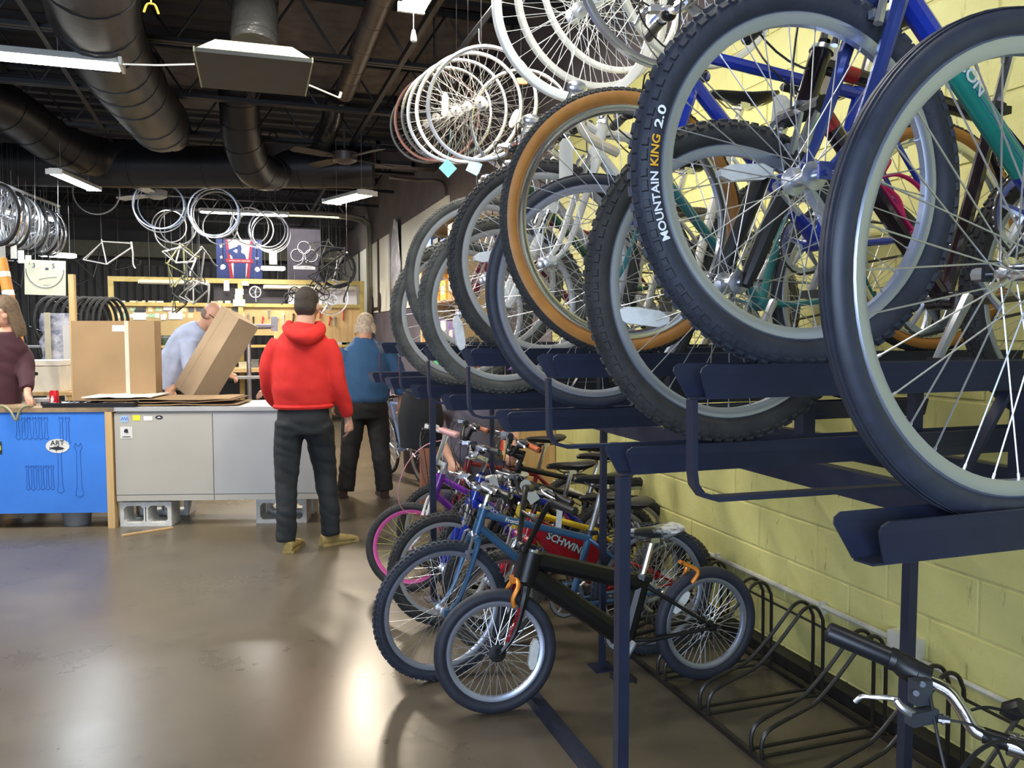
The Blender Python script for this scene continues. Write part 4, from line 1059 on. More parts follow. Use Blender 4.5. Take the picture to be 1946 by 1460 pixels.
# --- man in the blue sweatshirt, further away
def person_std(root, x, y, s, shirt, pants, hairm, style, look, lookh, bulk=1.0, arms='down', shoem=black, headoff=(0, 0), lean=0):
    pass
bl_ = thing('person', 'stout grey haired man in blue sweatshirt and black trousers seen from behind', 'person', (1.10, 7.45, 0))
def L_(x, y, z): return V((x, y, z))
hb_, T_ = head(bl_, L_(.02, .06, 1.555), (.25, 1, -.35), skin, hairb, s=.98); hb_.M = None
hand(hb_, L_(-.30, .02, .88), L_(-.05, .1, -1), L_(1, .3, 0)); hand(hb_, L_(.33, .02, .88), L_(.05, .1, -1), L_(-1, .3, 0))
limb(hb_, [L_(-.20, 0, 1.30), L_(-.29, -.02, 1.08), L_(-.30, .02, .87)], [.05, .04, .026]); limb(hb_, [L_(.20, 0, 1.30), L_(.31, -.02, 1.08), L_(.33, .02, .87)], [.05, .04, .026])
loft(hb_, [(L_(0, 0, .85), L_(.17, 0, 0), L_(0, .13, 0)), (L_(0, 0, 1.3), L_(.17, 0, 0), L_(0, .12, 0)), (L_(0, .03, 1.43), L_(.06, 0, 0), L_(0, .06, 0))])
limb(hb_, [L_(-.10, 0, .85), L_(-.13, 0, .45), L_(-.17, -.03, .07)], [.07, .05, .04]); limb(hb_, [L_(.10, 0, .85), L_(.12, .0, .45), L_(.14, -.14, .07)], [.07, .05, .04])
solid(hb_, 'body', skin, bl_, .010)
hair(T_, mat('grey_hair', (.46, .37, .28), .9, 0, .35, 40, .15, 120), bl_, 'fringe')
bs = mat('blue_fleece', (.030, .095, .22), .85, 0, .08, 6, .12, 120); b = MB()
loft(b, [(L_(0, .01, .86), L_(.20, 0, 0), L_(0, .17, 0)), (L_(0, .01, .90), L_(.225, 0, 0), L_(0, .19, 0)), (L_(0, .01, 1.05), L_(.24, 0, 0), L_(0, .20, 0)), (L_(0, .0, 1.2), L_(.235, 0, 0), L_(0, .175, 0)), (L_(0, .0, 1.33), L_(.215, 0, 0), L_(0, .14, 0)), (L_(0, .02, 1.41), L_(.12, 0, 0), L_(0, .10, 0)), (L_(0, .03, 1.46), L_(.08, 0, 0), L_(0, .08, 0))])
limb(b, [L_(-.17, 0, 1.33), L_(-.25, -.01, 1.2), L_(-.295, -.02, 1.05), L_(-.30, .0, .93)], [.095, .09, .075, .062]); limb(b, [L_(.17, 0, 1.33), L_(.26, -.01, 1.2), L_(.315, -.02, 1.05), L_(.33, .0, .93)], [.095, .09, .075, .062])
solid(b, 'sweatshirt', bs, bl_, .013, 6)
bpz = mat('black_trousers', (.010, .010, .011), .85, 0, .2, 9); b = MB()
loft(b, [(L_(0, 0, .72), L_(.18, 0, 0), L_(0, .15, 0)), (L_(0, 0, .82), L_(.205, 0, 0), L_(0, .17, 0)), (L_(0, 0, .92), L_(.19, 0, 0), L_(0, .16, 0))])
limb(b, [L_(-.10, 0, .80), L_(-.12, .01, .60), L_(-.14, .02, .42), L_(-.17, -.01, .22), L_(-.19, -.03, .06)], [.115, .105, .09, .080, .082]); limb(b, [L_(.10, 0, .80), L_(.12, .0, .60), L_(.13, -.03, .42), L_(.14, -.10, .22), L_(.145, -.14, .06)], [.115, .105, .09, .080, .082])
solid(b, 'trousers', bpz, bl_, .013, 5)
brs = mat('brown_leather', (.035, .016, .010), .5)
b = MB(); shoe(b, L_(-.21, -.08, 0), L_(-.25, .18, 0)); b.build('shoe', brs, bl_)
b = MB(); shoe(b, L_(.145, -.20, 0), L_(.13, .07, 0)); b.build('shoe', brs, bl_)

# --- bearded worker bending over behind the tilted carton
wk = thing('person', 'balding bearded worker in light blue shirt bending forward behind the tilted carton', 'person', (-.42, 8.35, 0))
hd_ = at(405, 600, w=7.75)-V((-.42, 8.35, 0))
hb_, T_ = head(wk, hd_, (.85, -.45, -.62), skin, hairb, up=(.35, -.2, .8), s=1.05); hb_.M = None
nk = hd_+V((-.10, .04, -.09)); sh = V((hd_.x-.22, hd_.y+.08, hd_.z-.22))
hips = V((sh.x-.20, sh.y+.15, .95))
limb(hb_, [hd_+V((-.05, .02, -.05)), nk, sh+V((.02, 0, .02))], [.055, .058, .09])
limb(hb_, [hips, hips.lerp(sh, .5)+V((-.02, 0, .02)), sh], [.14, .14, .13])
limb(hb_, [hips+V((0, -.09, 0)), hips+V((.02, -.10, -.42)), V((hips.x, hips.y-.10, .06))], [.08, .055, .04]); limb(hb_, [hips+V((0, .09, 0)), hips+V((.02, .10, -.42)), V((hips.x, hips.y+.10, .06))], [.08, .055, .04])
hA = at(432, 712, w=7.9)-V((-.42, 8.35, 0)); hB = at(318, 742, w=7.7)-V((-.42, 8.35, 0))
limb(hb_, [sh+V((.05, .12, -.04)), sh+V((.28, .12, -.28)), hA], [.05, .04, .025]); hand(hb_, hA, (.7, -.5, -.2), (0, -.3, -1), curl=.7)
limb(hb_, [sh+V((.0, -.14, -.04)), sh+V((.02, -.20, -.34)), hB], [.05, .04, .025]); hand(hb_, hB, (.5, -.8, -.1), (0, 0, -1), curl=.6)
solid(hb_, 'body', skin, wk, .010); hair(T_, mat('cropped_hair', (.20, .14, .12), .8, 0, .2, 50), wk, 'ring')
MB(T_).ell((0, .052, -.078), (.050, .045, .045)).build('beard', mat('ginger_beard', (.22, .10, .06), .8, 0, .3, 60), wk)
MB(T_).tube([(-.08, .0, .012), (-.07, .075, .010), (0, .098, .008), (.07, .075, .010), (.08, .0, .012)], .003, 5).build('glasses', black, wk)
b = MB(); lbs = mat('light_blue_shirt', (.42, .48, .66), .85, 0, .15, 10)
limb(b, [hips+V((0, 0, .03)), hips.lerp(sh, .5)+V((-.02, 0, .03)), sh+V((.0, 0, .0)), nk+V((0, 0, -.02))], [.165, .165, .155, .08])
limb(b, [sh+V((.0, .13, -.02)), sh+V((.15, .13, -.14)), sh+V((.28, .12, -.28))], [.085, .075, .06]); limb(b, [sh+V((.0, -.13, -.02)), sh+V((.0, -.17, -.18)), sh+V((.02, -.20, -.34))], [.085, .075, .06])
solid(b, 'shirt', lbs, wk, .013, 5)
b = MB(); limb(b, [hips+V((0, -.06, 0)), hips+V((.02, -.10, -.42)), V((hips.x, hips.y-.10, .05))], [.12, .08, .06]); limb(b, [hips+V((0, .06, 0)), hips+V((.02, .10, -.42)), V((hips.x, hips.y+.10, .05))], [.12, .08, .06])
solid(b, 'trousers', jeans, wk, .014, 4)

# --- person in a white top partly hidden by the red hoodie
wp = thing('person', 'person in white top mostly hidden behind the man in the red hoodie', 'person', (.62, 8.9, 0))
b, T_ = head(wp, V((.05, 0, 1.50)), (-.6, -.5, -.5), skin, hairb); b.M = None
loft(b, [(V((0, 0, .85)), V((.15, 0, 0)), V((0, .11, 0))), (V((0, 0, 1.28)), V((.16, 0, 0)), V((0, .10, 0))), (V((.02, 0, 1.38)), V((.06, 0, 0)), V((0, .06, 0)))])
limb(b, [V((-.17, 0, 1.24)), V((-.30, -.08, 1.02)), V((-.36, -.25, .90))], [.05, .04, .026]); hand(b, V((-.36, -.25, .90)), (-.5, -.8, -.2), (0, 0, -1))
limb(b, [V((.17, 0, 1.24)), V((.28, -.08, 1.0)), V((.2, -.3, .92))], [.05, .04, .026]); hand(b, V((.2, -.3, .92)), (-.5, -.8, -.2), (0, 0, -1))
limb(b, [V((-.09, 0, .85)), V((-.1, 0, .45)), V((-.1, 0, .06))], [.07, .05, .04]); limb(b, [V((.09, 0, .85)), V((.1, 0, .45)), V((.1, 0, .06))], [.07, .05, .04])
solid(b, 'body', skin, wp, .011); hair(T_, hairb, wp, 'short')
b = MB(); loft(b, [(V((0, 0, .86)), V((.18, 0, 0)), V((0, .14, 0))), (V((0, 0, 1.1)), V((.19, 0, 0)), V((0, .14, 0))), (V((0, 0, 1.28)), V((.19, 0, 0)), V((0, .12, 0))), (V((.02, 0, 1.38)), V((.08, 0, 0)), V((0, .08, 0)))])
limb(b, [V((-.15, 0, 1.25)), V((-.27, -.04, 1.12)), V((-.31, -.09, 1.0))], [.09, .085, .07]); limb(b, [V((.15, 0, 1.25)), V((.25, -.04, 1.1)), V((.28, -.08, 1.0))], [.08, .07, .06])
solid(b, 'shirt', mat('white_cotton', (.78, .78, .76), .85, 0, .05), wp, .013)
b = MB(); limb(b, [V((-.08, 0, .86)), V((-.1, 0, .45)), V((-.1, 0, .05))], [.11, .08, .06]); limb(b, [V((.08, 0, .86)), V((.1, 0, .45)), V((.1, 0, .05))], [.11, .08, .06])
solid(b, 'trousers', jeans, wp, .014, 4)

# --- person in maroon at the left edge, hand on the counter
lp = thing('person', 'long haired person in maroon top reaching to the blue counter', 'person', (-1.95, 7.55, 0))
P0 = V((-1.95, 7.55, 0)); c = at(8, 592, w=6.45)-P0
b, T_ = head(lp, c, (-.5, -.8, -.25), skin, hairb); b.M = None
hw_ = at(52, 752, w=6.35)-P0; el = at(48, 690, w=6.55)-P0; shl = at(18, 655, w=6.6)-P0
loft(b, [(V((c.x-.1, c.y+.05, .85)), V((.15, 0, 0)), V((0, .11, 0))), (V((c.x-.05, c.y+.03, c.z-.28)), V((.16, 0, 0)), V((0, .10, 0))), (V((c.x, c.y, c.z-.14)), V((.06, 0, 0)), V((0, .06, 0)))])
limb(b, [shl, el, hw_], [.05, .04, .026]); hand(b, hw_, (.35, -.25, -.8), (-.6, -.6, 0), curl=.25)
for s in (-1, 1): limb(b, [V((c.x-.1+s*.09, c.y+.05, .86)), V((c.x-.1+s*.1, c.y+.05, .45)), V((c.x-.1+s*.1, c.y+.05, .06))], [.07, .05, .04])
solid(b, 'body', skin, lp, .011); hair(T_, mat('light_brown_hair', (.13, .085, .05), .75, 0, .3, 50, .3, 150), lp, 'long')
b = MB(); loft(b, [(V((c.x-.1, c.y+.05, .86)), V((.18, 0, 0)), V((0, .14, 0))), (V((c.x-.07, c.y+.04, c.z-.5)), V((.18, 0, 0)), V((0, .13, 0))), (V((c.x-.04, c.y+.03, c.z-.28)), V((.19, 0, 0)), V((0, .12, 0))), (V((c.x, c.y, c.z-.16)), V((.08, 0, 0)), V((0, .08, 0)))])
limb(b, [shl+V((-.03, 0, 0)), shl.lerp(el, .5)+V((.01, 0, 0)), el, hw_.lerp(el, .18)], [.095, .085, .072, .052])
solid(b, 'long_sleeved_top', mat('maroon_knit', (.045, .012, .020), .85, 0, .15, 10), lp, .013)
b = MB()
for s in (-1, 1): limb(b, [V((c.x-.1+s*.08, c.y+.05, .88)), V((c.x-.1+s*.1, c.y+.05, .45)), V((c.x-.1+s*.1, c.y+.05, .05))], [.11, .08, .06])
solid(b, 'trousers', jeans, lp, .014, 4)

# --- person in grey crouching beyond the rack
gp = thing('person', 'person in grey t-shirt crouching beyond the low trays near the red crate', 'person', (1.54, 5.35, 0))
def L_(x, y, z): return V((x, y, z))
b, T_ = head(gp, L_(-.06, -.12, 1.34), (-.5, -.8, -.7), skin, hairb, up=(-.1, -.4, .9)); b.M = None
limb(b, [L_(-.05, -.08, 1.27), L_(-.03, 0, 1.17)], [.055, .075])
loft(b, [(L_(.02, .14, .50), L_(.16, 0, 0), L_(0, .13, 0)), (L_(0, .08, .8), L_(.16, 0, 0), L_(0, .12, 0)), (L_(-.02, .0, 1.08), L_(.18, 0, 0), L_(0, .10, 0)), (L_(-.04, -.03, 1.18), L_(.08, 0, 0), L_(0, .07, 0))])
limb(b, [L_(-.20, 0, 1.07), L_(-.275, -.03, .86), L_(-.22, -.18, .66)], [.055, .042, .027]); hand(b, L_(-.22, -.18, .66), (.3, -.6, -.6), (.5, 0, -1))
limb(b, [L_(.19, 0, 1.07), L_(.285, .0, .88), L_(.23, -.16, .72)], [.055, .045, .029]); hand(b, L_(.23, -.16, .72), (-.3, -.6, -.6), (-.5, 0, -1))
for s in (-1, 1): limb(b, [L_(s*.10, .12, .50), L_(s*.18, -.20, .48), L_(s*.15, .0, .08)], [.08, .06, .045])
solid(b, 'body', skin, gp, .011); hair(T_, hairb, gp, 'short')
b = MB(); loft(b, [(L_(.02, .14, .48), L_(.19, 0, 0), L_(0, .16, 0)), (L_(0, .1, .7), L_(.21, 0, 0), L_(0, .16, 0)), (L_(0, .05, .9), L_(.21, 0, 0), L_(0, .15, 0)), (L_(-.02, .0, 1.08), L_(.21, 0, 0), L_(0, .13, 0)), (L_(-.04, -.03, 1.19), L_(.09, 0, 0), L_(0, .08, 0))])
limb(b, [L_(-.18, 0, 1.08), L_(-.25, -.01, .96)], [.09, .085]); limb(b, [L_(.17, 0, 1.08), L_(.25, .0, .97)], [.09, .085])
solid(b, 't_shirt', mat('grey_cotton', (.19, .18, .24), .85, 0, .12, 8), gp, .013)
b = MB()
for s in (-1, 1): limb(b, [L_(s*.09, .15, .50), L_(s*.18, -.20, .50), L_(s*.15, .02, .06)], [.12, .09, .07])
b.ell(L_(0, .14, .5), (.18, .15, .12)); solid(b, 'trousers', mat('navy_trousers', (.02, .02, .05), .85), gp, .014, 4)
for s in (-1, 1):
    b = MB(); shoe(b, L_(s*.15, .06, 0), L_(s*.17, -.20, 0)); b.build('shoe', black, gp)
# ================================================================ SERVICE COUNTER
CO = V((-.908, 6.844, 0)); CU = V((.9640, -.2658, 0)); CV = V((.2658, .9640, 0)); CZ = V((0, 0, 1))
CR = Mx((CU, CV, CZ)).transposed().to_4x4(); CR.translation = CO
def cthing(name, label, cat, u, v_, z=0, group=None):
    t = thing(name, label, cat, CR @ V((u, v_, z)), rz=math.atan2(CU.y, CU.x), group=group); return t
def up(x, y, v_=0):
    """counter coordinates (u, z) of the photograph pixel on the plane v = v_"""
    r = ray(x, y); o = V((0, 0, CAMH)); n = CV; t = (CO+CV*v_-o).dot(n)/r.dot(n); p = o+r*t
    return (p-CO).dot(CU), p.z
blue_m = blotch('blue_paint_board', (.055, .22, .72), (.045, .19, .64), 2.5, .35, .35, .65, .02)
cab = cthing('counter_cabinet', 'bright blue painted plywood counter with round fish sticker at the left', 'counter', -1.0, 0)
def cb(mb, name, m, par=None, du=-1.0): 
    return mb.build(name, m, par or cab)
ub, zb = up(200, 770); _, zb0 = up(100, 972)
cb(MB().bx(-1.3, .945, -.02, .0, .12, .895), 'front_board', blue_m)
fb = cab.children[0]
ln = mat('navy_ink', (.015, .05, .26), .5)
# wrench outlines drawn on the blue board (flat print)
def wrench(b, u, z0, z1, w_):
    y = -.0212; P = [(u-w_, z0), (u-w_*.6, z0+w_*2.2), (u-w_*.45, z1-w_*2.2), (u-w_, z1-w_), (u-w_*.6, z1), (u-w_*.2, z1-w_*.8), (u+w_*.2, z1-w_*.8), (u+w_*.6, z1), (u+w_, z1-w_), (u+w_*.45, z1-w_*2.2), (u+w_*.6, z0+w_*2.2), (u+w_, z0), (u, z0-w_*.7)]
    b.tube([(p[0], y, p[1]) for p in P], .0022, 4, closed=True, flat=.3)
k = 0
for u0, zt, n_, w_, L0 in ((.02, .855, 2, .026, .17), (.30, .86, 6, .016, .16), (.62, .86, 2, .018, .20), (.36, .49, 6, .014, .18), (.60, .63, 1, .026, .34), (.74, .66, 1, .030, .40), (-.35, .85, 4, .02, .2)):
    for j in range(n_):
        b = MB(); wrench(b, u0+j*w_*2.6, zt-L0, zt, w_); b.build('tool_outline', ln, cab)
# round fish sticker
su, sz = up(112, 847); su += 1.0
stk = MB().lathe([(0, 0), (0, .088), (.001, .088)], 32, c=(0, 0, 0)); stk.v = [(p[0]+su, -.0215-abs(p[1]), p[2]*.62+sz) for p in stk.v]
sticker = stk.build('sticker', white, cab, label='white oval sticker with fish')
blk = mat('black_print', (.02, .02, .03), .6)
text('ART', .055, blk, sticker, frame_M((su, -.0235, sz+.022), (1, 0, 0), (0, 0, 1)))
MB().prism([(-.055, 0), (-.062, .014), (-.050, .005), (-.02, .013), (-.002, .014), (.004, .026), (.012, .013), (.038, .006), (.052, -.002), (.03, -.010), (.0, -.012), (-.012, -.020), (-.016, -.011), (-.05, -.004), (-.064, -.014)], lambda u, v_, k: (u+su, -.0225-k*.001, v_+sz-.018)).build('fish_print', blk, sticker)
gu, gz = up(0, 850); gu += 1.0
MB().bx(gu-.05, gu+.025, -.023, -.0205, gz-.05, gz+.045).build('sticker', mat('dark_green_print', (.02, .03, .02), .5), cab, label='black and yellow sticker')
MB().bx(gu-.03, gu+.02, -.0245, -.023, gz-.02, gz+.015).build('sticker', mat('olive_yellow', (.45, .45, .08), .5), cab, label='yellow sticker panel')
cb(MB().bx(.948, 1.0, -.03, .04, 0, .90), 'end_post', wood); cb(MB().bx(.95, 1.0, .50, .56, 0, .90), 'end_post', wood)
cb(MB().bx(-1.3, 1.02, -.03, .62, .896, .93), 'worktop', blotch('worn_worktop', (.30, .21, .12), (.20, .14, .08), 6, .6))
cb(MB().bx(-1.3, -1.24, .5, .56, 0, .896), 'end_post', wood)
cb(MB().bx(-1.3, .94, .0, .5, .16, .18), 'bottom_shelf', wood)
# bin under the blue counter
t = cthing('waste_bin', 'dark grey bin standing under the blue counter', 'bin', -.36, .14, 0)
MB().lathe([(0, 0), (0, .095), (.155, .115), (.155, .121), (.148, .121), (.148, .108), (.006, .09), (.006, 0)], 20, 'z').build('tub', grey, t)

gc = cthing('metal_counter', 'long beige metal cabinet counter with stickers raised on concrete blocks', 'counter', 0, 0)
beige = mat('beige_enamel', (.43, .41, .36), .45, 0, .04, 3); beige2 = mat('pale_grey_enamel', (.41, .41, .41), .4, 0, .04, 3)
MB().bx(.02, 1.56, .0, .58, .205, .90).build('body', beige, gc)
u1, z1 = up(405, 800)
MB().bx(.012, u1-.003, -.016, 0, .255, .885).build('door_panel', beige, gc); MB().bx(u1+.003, 1.56, -.016, 0, .255, .885).build('door_panel', beige2, gc)
MB().bx(.012, u1-.003, -.014, 0, .205, .249).build('kick_panel', beige, gc); MB().bx(u1+.003, 1.56, -.014, 0, .205, .249).build('kick_panel', beige, gc)
MB().bx(-.03, 1.58, -.03, .60, .90, .93).build('worktop', beige2, gc)
for px, py, sw, sh_, c_, lab in ((238, 796, .055, .05, (.35, .50, .75), 'pale blue square sticker'), (261, 794, .055, .04, (.75, .75, .04), 'yellow sticker'), (283, 795, .065, .035, (.75, .74, .72), 'white sticker with small print')):
    u_, z_ = up(px, py); s = MB().bx(u_-sw/2, u_+sw/2, -.018, -.016, z_-sh_/2, z_+sh_/2).build('sticker', mat('sticker_%d' % px, c_, .5, 0, .02), gc, label=lab)
    if px == 238:
        for k in range(3): MB().tube([(u_-.022+k*.018, -.0185, z_-.012+.01*(k % 2)), (u_-.014+k*.018, -.0185, z_+.016), (u_-.006+k*.018, -.0185, z_-.008)], .0022, 4).build('print', mat('blue_print', (.05, .18, .5), .5), s)
u_, z_ = up(304, 793)
s = MB().lathe([(0, 0), (0, .028), (.001, .028)], 24); s.v = [(p[0]+u_, -.0165-abs(p[1]), p[2]*.55+z_) for p in s.v]; s.build('sticker', blk, gc, label='black oval sticker with white rim')
MB().prism([(-.016, -.004), (0, .008), (.016, -.004)], lambda u, v_, k: (u+u_, -.018-k*.001, v_+z_)).build('sticker_print', white, gc)
u_, z_ = up(242, 822)
s = MB().bx(u_-.045, u_+.045, -.018, -.016, z_-.045, z_+.045).build('sticker', white, gc, label='white square sticker with black figure')
MB().prism([(-.012, -.006), (-.018, .008), (-.010, .022), (.004, .026), (.014, .016), (.012, .002), (.018, -.008), (.006, -.004), (.004, -.016), (-.002, -.004)], lambda u, v_, k: (u+u_, -.0185-k*.0008, v_+z_+.005)).build('figure_print', blk, s)
MB().bx(u_-.03, u_+.03, -.019, -.018, z_-.035, z_-.029).build('print_line', blk, s)
# concrete blocks
conc = mat('concrete_block_face', (.60, .60, .57), .9, 0, .12, 12, .4, 80)
def cblock(u, v_, rz, label):
    t = cthing('concrete_block', label, 'block', u, v_, 0, None); t.rotation_euler.z += rz
    b = MB(); w_, d, h, e = .39, .19, .19, .030
    b.bx(-w_/2, w_/2, -d/2, d/2, 0, e); b.bx(-w_/2, w_/2, -d/2, d/2, h-e, h)
    b.bx(-w_/2, -w_/2+e, -d/2, d/2, e, h-e); b.bx(w_/2-e, w_/2, -d/2, d/2, e, h-e); b.bx(-.016, .016, -d/2, d/2, e, h-e)
    b.build('shell', conc, t)
    for x in (-.012, .012): pass
    for s in (-1, 1):
        cx = s*(w_/2+.016-e)/2; hw = (w_/2-e-.016)/2
        for qx, qz in ((-1, -1), (1, -1), (1, 1), (-1, 1)):
            x0 = cx+qx*hw; z0 = h/2+qz*(h/2-e)
            MB().prism([(x0, z0), (x0-qx*.022, z0), (x0, z0-qz*.022)], lambda u, vv, k: (u, (k-.5)*d, vv)).build('core_fillet', conc, t)
    MB().bx(-.003, .003, -d/2-.001, -d/2+.004, .04, h-.04).build('joint_groove', blackpl, t)
    return t
cblock(.215, .11, 0, 'hollow concrete block under the left end of the metal counter')
cblock(1.24, .16, 0, 'hollow concrete block under the right end of the metal counter')
cblock(.215, .48, 0, 'hollow concrete block at the back under the left of the metal counter')
cblock(1.24, .48, 0, 'hollow concrete block at the back under the right of the metal counter')
# loose wood strip on the floor
o = MB().add([], []) 
a, b_ = at(232, 1018, Z=.008), at(328, 1003, Z=.008)
d_ = (b_-a).normalized(); s_ = V((0, 0, 1)).cross(d_)
m_ = MB(); m_.box(a.lerp(b_, .5), ((b_-a).length, .022, .012), R=V((1, 0, 0)).rotation_difference(d_).to_matrix())
tag(recentre(m_.build('wood_strip', wood)), 'thin pale wooden strip lying on the floor before the concrete block', 'wood strip')

# ---- things on the counter
def on_c(name, label, cat, x, y, v_, z=.93, group=None):
    u_, _ = up(x, y, v_); return cthing(name, label, cat, u_, v_, z, group)
t = on_c('soda_can', 'red drink can standing on the blue counter', 'can', 103, 755, .10)
MB().lathe([(0, .026), (.004, .030), (.012, .033), (.112, .033), (.120, .028), (.122, .028)], 20, 'z').build('can_body', mat('red_can', (.62, .02, .03), .25, .4), t)
MB().lathe([(.118, 0), (.118, .0275)], 20, 'z').tube([(0, 0, .12), (.012, 0, .121)], .004, 6).build('lid', alu, t)
MB().prism([(-.006, .02), (.012, .05), (.002, .09), (-.010, .06)], lambda u, v_, k: (u, -.0335-k*.0006, v_)).build('white_swoosh', white, t)
t = on_c('parts_tray', 'shallow black tray filled with small bright metal parts on the counter', 'tray', 178, 768, .06)
b = MB(); b.bx(-.34, .34, -.09, .13, 0, .006)
for q in ((-.34, .34, -.09, -.082), (-.34, .34, .122, .13)): b.bx(q[0], q[1], q[2], q[3], .006, .035)
for x in (-.34, -.03, .332): b.bx(x, x+.008, -.082, .122, .006, .035)
b.build('tray_shell', blackpl, t)
pl = cthing('loose_fittings', 'heap of small silver fittings lying in the black tray', 'metal parts', up(178, 768, .06)[0], .06, .936)
pl['kind'] = 'stuff'
b = MB()
for k in range(120):
    x = random.uniform(-.32, .31); y_ = random.uniform(-.07, .11)
    if abs(x+.026) < .02: continue
    b.box((x, y_, random.uniform(.006, .025)), (random.uniform(.01, .04), random.uniform(.008, .02), .008), R=Mx.Rotation(random.uniform(0, 3), 3, 'Z') @ Mx.Rotation(random.uniform(-.4, .4), 3, 'X'))
C.objects.unlink(pl); D.objects.remove(pl)
o = b.build('loose_fittings', alu); o.matrix_world = CR @ Mx.Translation((up(178, 768, .06)[0], .06, .936)); tag(o, 'heap of small silver fittings lying in the black tray', 'metal parts'); o['kind'] = 'stuff'
# flattened cardboard sheets
for k, (x0, x1, dz, c_, rot, lab) in enumerate(((205, 462, 0, card, .01, 'flattened brown carton at the bottom of the stack on the counter'), (215, 455, .020, mat('dark_cardboard', (.22, .13, .07), .85), -.02, 'darker flattened carton in the middle of the stack on the counter'), (178, 448, .040, card, .0, 'long flattened brown carton near the top of the stack on the counter'), (172, 300, .060, mat('white_card', (.70, .64, .58), .8), .03, 'short white printed carton sheet lying topmost on the stack'))):
    ua, ub_ = up(x0, 760, .2)[0], up(x1, 760, .2)[0]
    t = cthing('flattened_carton', lab, 'carton', (ua+ub_)/2, .26, .931+dz, None); t.rotation_euler.z += rot; w_ = ub_-ua; b = MB(); n = 10; P = []
    for i in range(n+1):
        xx = -w_/2+w_*i/n; zz = .006*math.sin(i*1.3+k)+(.012 if k == 1 and i > 7 else 0)
        P.append((xx, .006+max(0, zz)))
    b.prism(P+[(x_, z_+.007) for x_, z_ in P[::-1]], lambda u, vv, kk: (u, -.22+kk*.44, vv)); b.build('sheet', c_, t)
# standing carton
ua, za = up(138, 745, .35); ub_, zt_ = up(292, 610, .35)
t = cthing('standing_carton', 'wide brown carton standing upright behind the counter top with white tape strip', 'box', (ua+ub_)/2, .43, .93); w_ = ub_-ua; h = zt_-.93
MB().bx(-w_/2, w_/2, -.07, .07, 0, h).build('carton', card, t)
ts = up(240, 650, .35)[0]-(ua+ub_)/2
MB().bx(ts-.016, ts+.016, -.0715, -.0695, .0, h).build('tape', mat('pale_tape', (.62, .52, .42), .35), t)
MB().bx(ts-.11, ts-.016, -.0722, -.0698, h-.085, h-.035).build('paper_label', paper, t)
# wooden stake behind the carton
t = on_c('wooden_post', 'pale upright wooden batten behind the left edge of the standing carton', 'post', 139, 600, .62, 0)
MB().bx(-.022, .022, -.02, .02, 0, 1.98).build('batten', wood, t)
# tilted carton held by the worker
A = at(393, 606, w=7.0); Bq = at(464, 655, w=7.0); Cq = at(420, 748, w=7.05); Dq = at(300, 745, w=7.0)
t = thing('tilted_carton', 'long pale brown carton tilted against the bending worker', 'box', A.lerp(Cq, .5))
ctr = A.lerp(Cq, .5)
ax = (at(318, 760, w=7.0)-at(403, 618, w=7.0)).normalized(); side = RGT*math.cos(.5)-UPV*math.sin(.5); side = (side-ax*side.dot(ax)).normalized(); nrm = ax.cross(side)
Rr = Mx((ax, side, nrm)).transposed()
yaw_ = Mx.Rotation(.62, 3, ax)
b = MB(); Rr = yaw_ @ Rr
c0 = V((.02, 0, 0)); b.box(c0, (.80, .30, .22), R=Rr); b.build('carton', card2, t)
t2 = MB(); t2.box(c0+Rr @ V((0, -.05, 0)), (.802, .004, .222), R=Rr); t2.build('flap_seam', card, t)
# white file boxes
def filebox(x, y, v_, z, label, s=1):
    t = on_c('file_box', label, 'box', x, y, v_, z); w_, d, h = .36*s, .30*s, .24*s
    MB().bx(-w_/2, w_/2, -d/2, d/2, 0, h).build('carton', mat('white_file_card', (.66, .63, .54), .8), t)
    MB().bx(-w_/2-.008, w_/2+.008, -d/2-.008, d/2+.008, h-.035, h+.008).build('lid', mat('white_lid_card', (.74, .72, .66), .8), t)
    MB().box((-.04, -d/2-.001, h*.60), (.09, .004, .028)).cyl((-.085, -d/2-.003, h*.6), (-.085, -d/2+.001, h*.6), .014, n=12).cyl((.005, -d/2-.003, h*.6), (.005, -d/2+.001, h*.6), .014, n=12).build('hand_hole', blackpl, t)
    return t
zf = up(88, 742, 1.15)[1]
stb = on_c('side_table', 'small pine table behind the blue counter carrying the white file box', 'table', 70, 742, 1.15, 0)
MB().bx(-.45, .42, -.25, .25, zf-.03, zf).build('table_top', wood, stb)
for x in (-.42, .39):
    for y in (-.22, .22): MB().bx(x-.022, x+.022, y-.022, y+.022, 0, zf-.03).build('leg', wood, stb)
filebox(88, 742, 1.15, zf, 'white lidded file box with oval hand hole behind the blue counter', 1.1)
t = on_c('white_coiled_cable', 'coil of white wire lying on the counter before the file box', 'cable', 80, 738, .42, .93)
for k in range(4): MB().tube([(math.cos(a)*(.05+.006*k), math.sin(a)*(.035+.004*k), .008+.009*k) for a in [2*PI*j/20 for j in range(20)]], .005, 5, closed=True).build('wire_loop', mat('white_wire', (.6, .6, .62), .5), t)
t = on_c('leather_strap', 'olive strap with buckle hanging over the edge of the blue counter', 'strap', 18, 770, -.02, .93)
b = MB(); b.tube(spline([(-.10, .06, .01), (-.04, -.0, .012), (.03, -.045, -.02), (.07, -.05, -.09), (.10, -.05, -.02), (.13, -.04, .012), (.15, .04, .008)], 5), .007, 6, flat=1.6); b.build('strap', mat('olive_web', (.28, .27, .16), .8), t)
t = on_c('clutter_tin', 'round black tin lying on the blue counter beside the can', 'tin', 88, 752, .2)
MB().lathe([(0, 0), (0, .04), (.03, .042), (.03, 0)], 18, 'z').build('tin', blackpl, t)
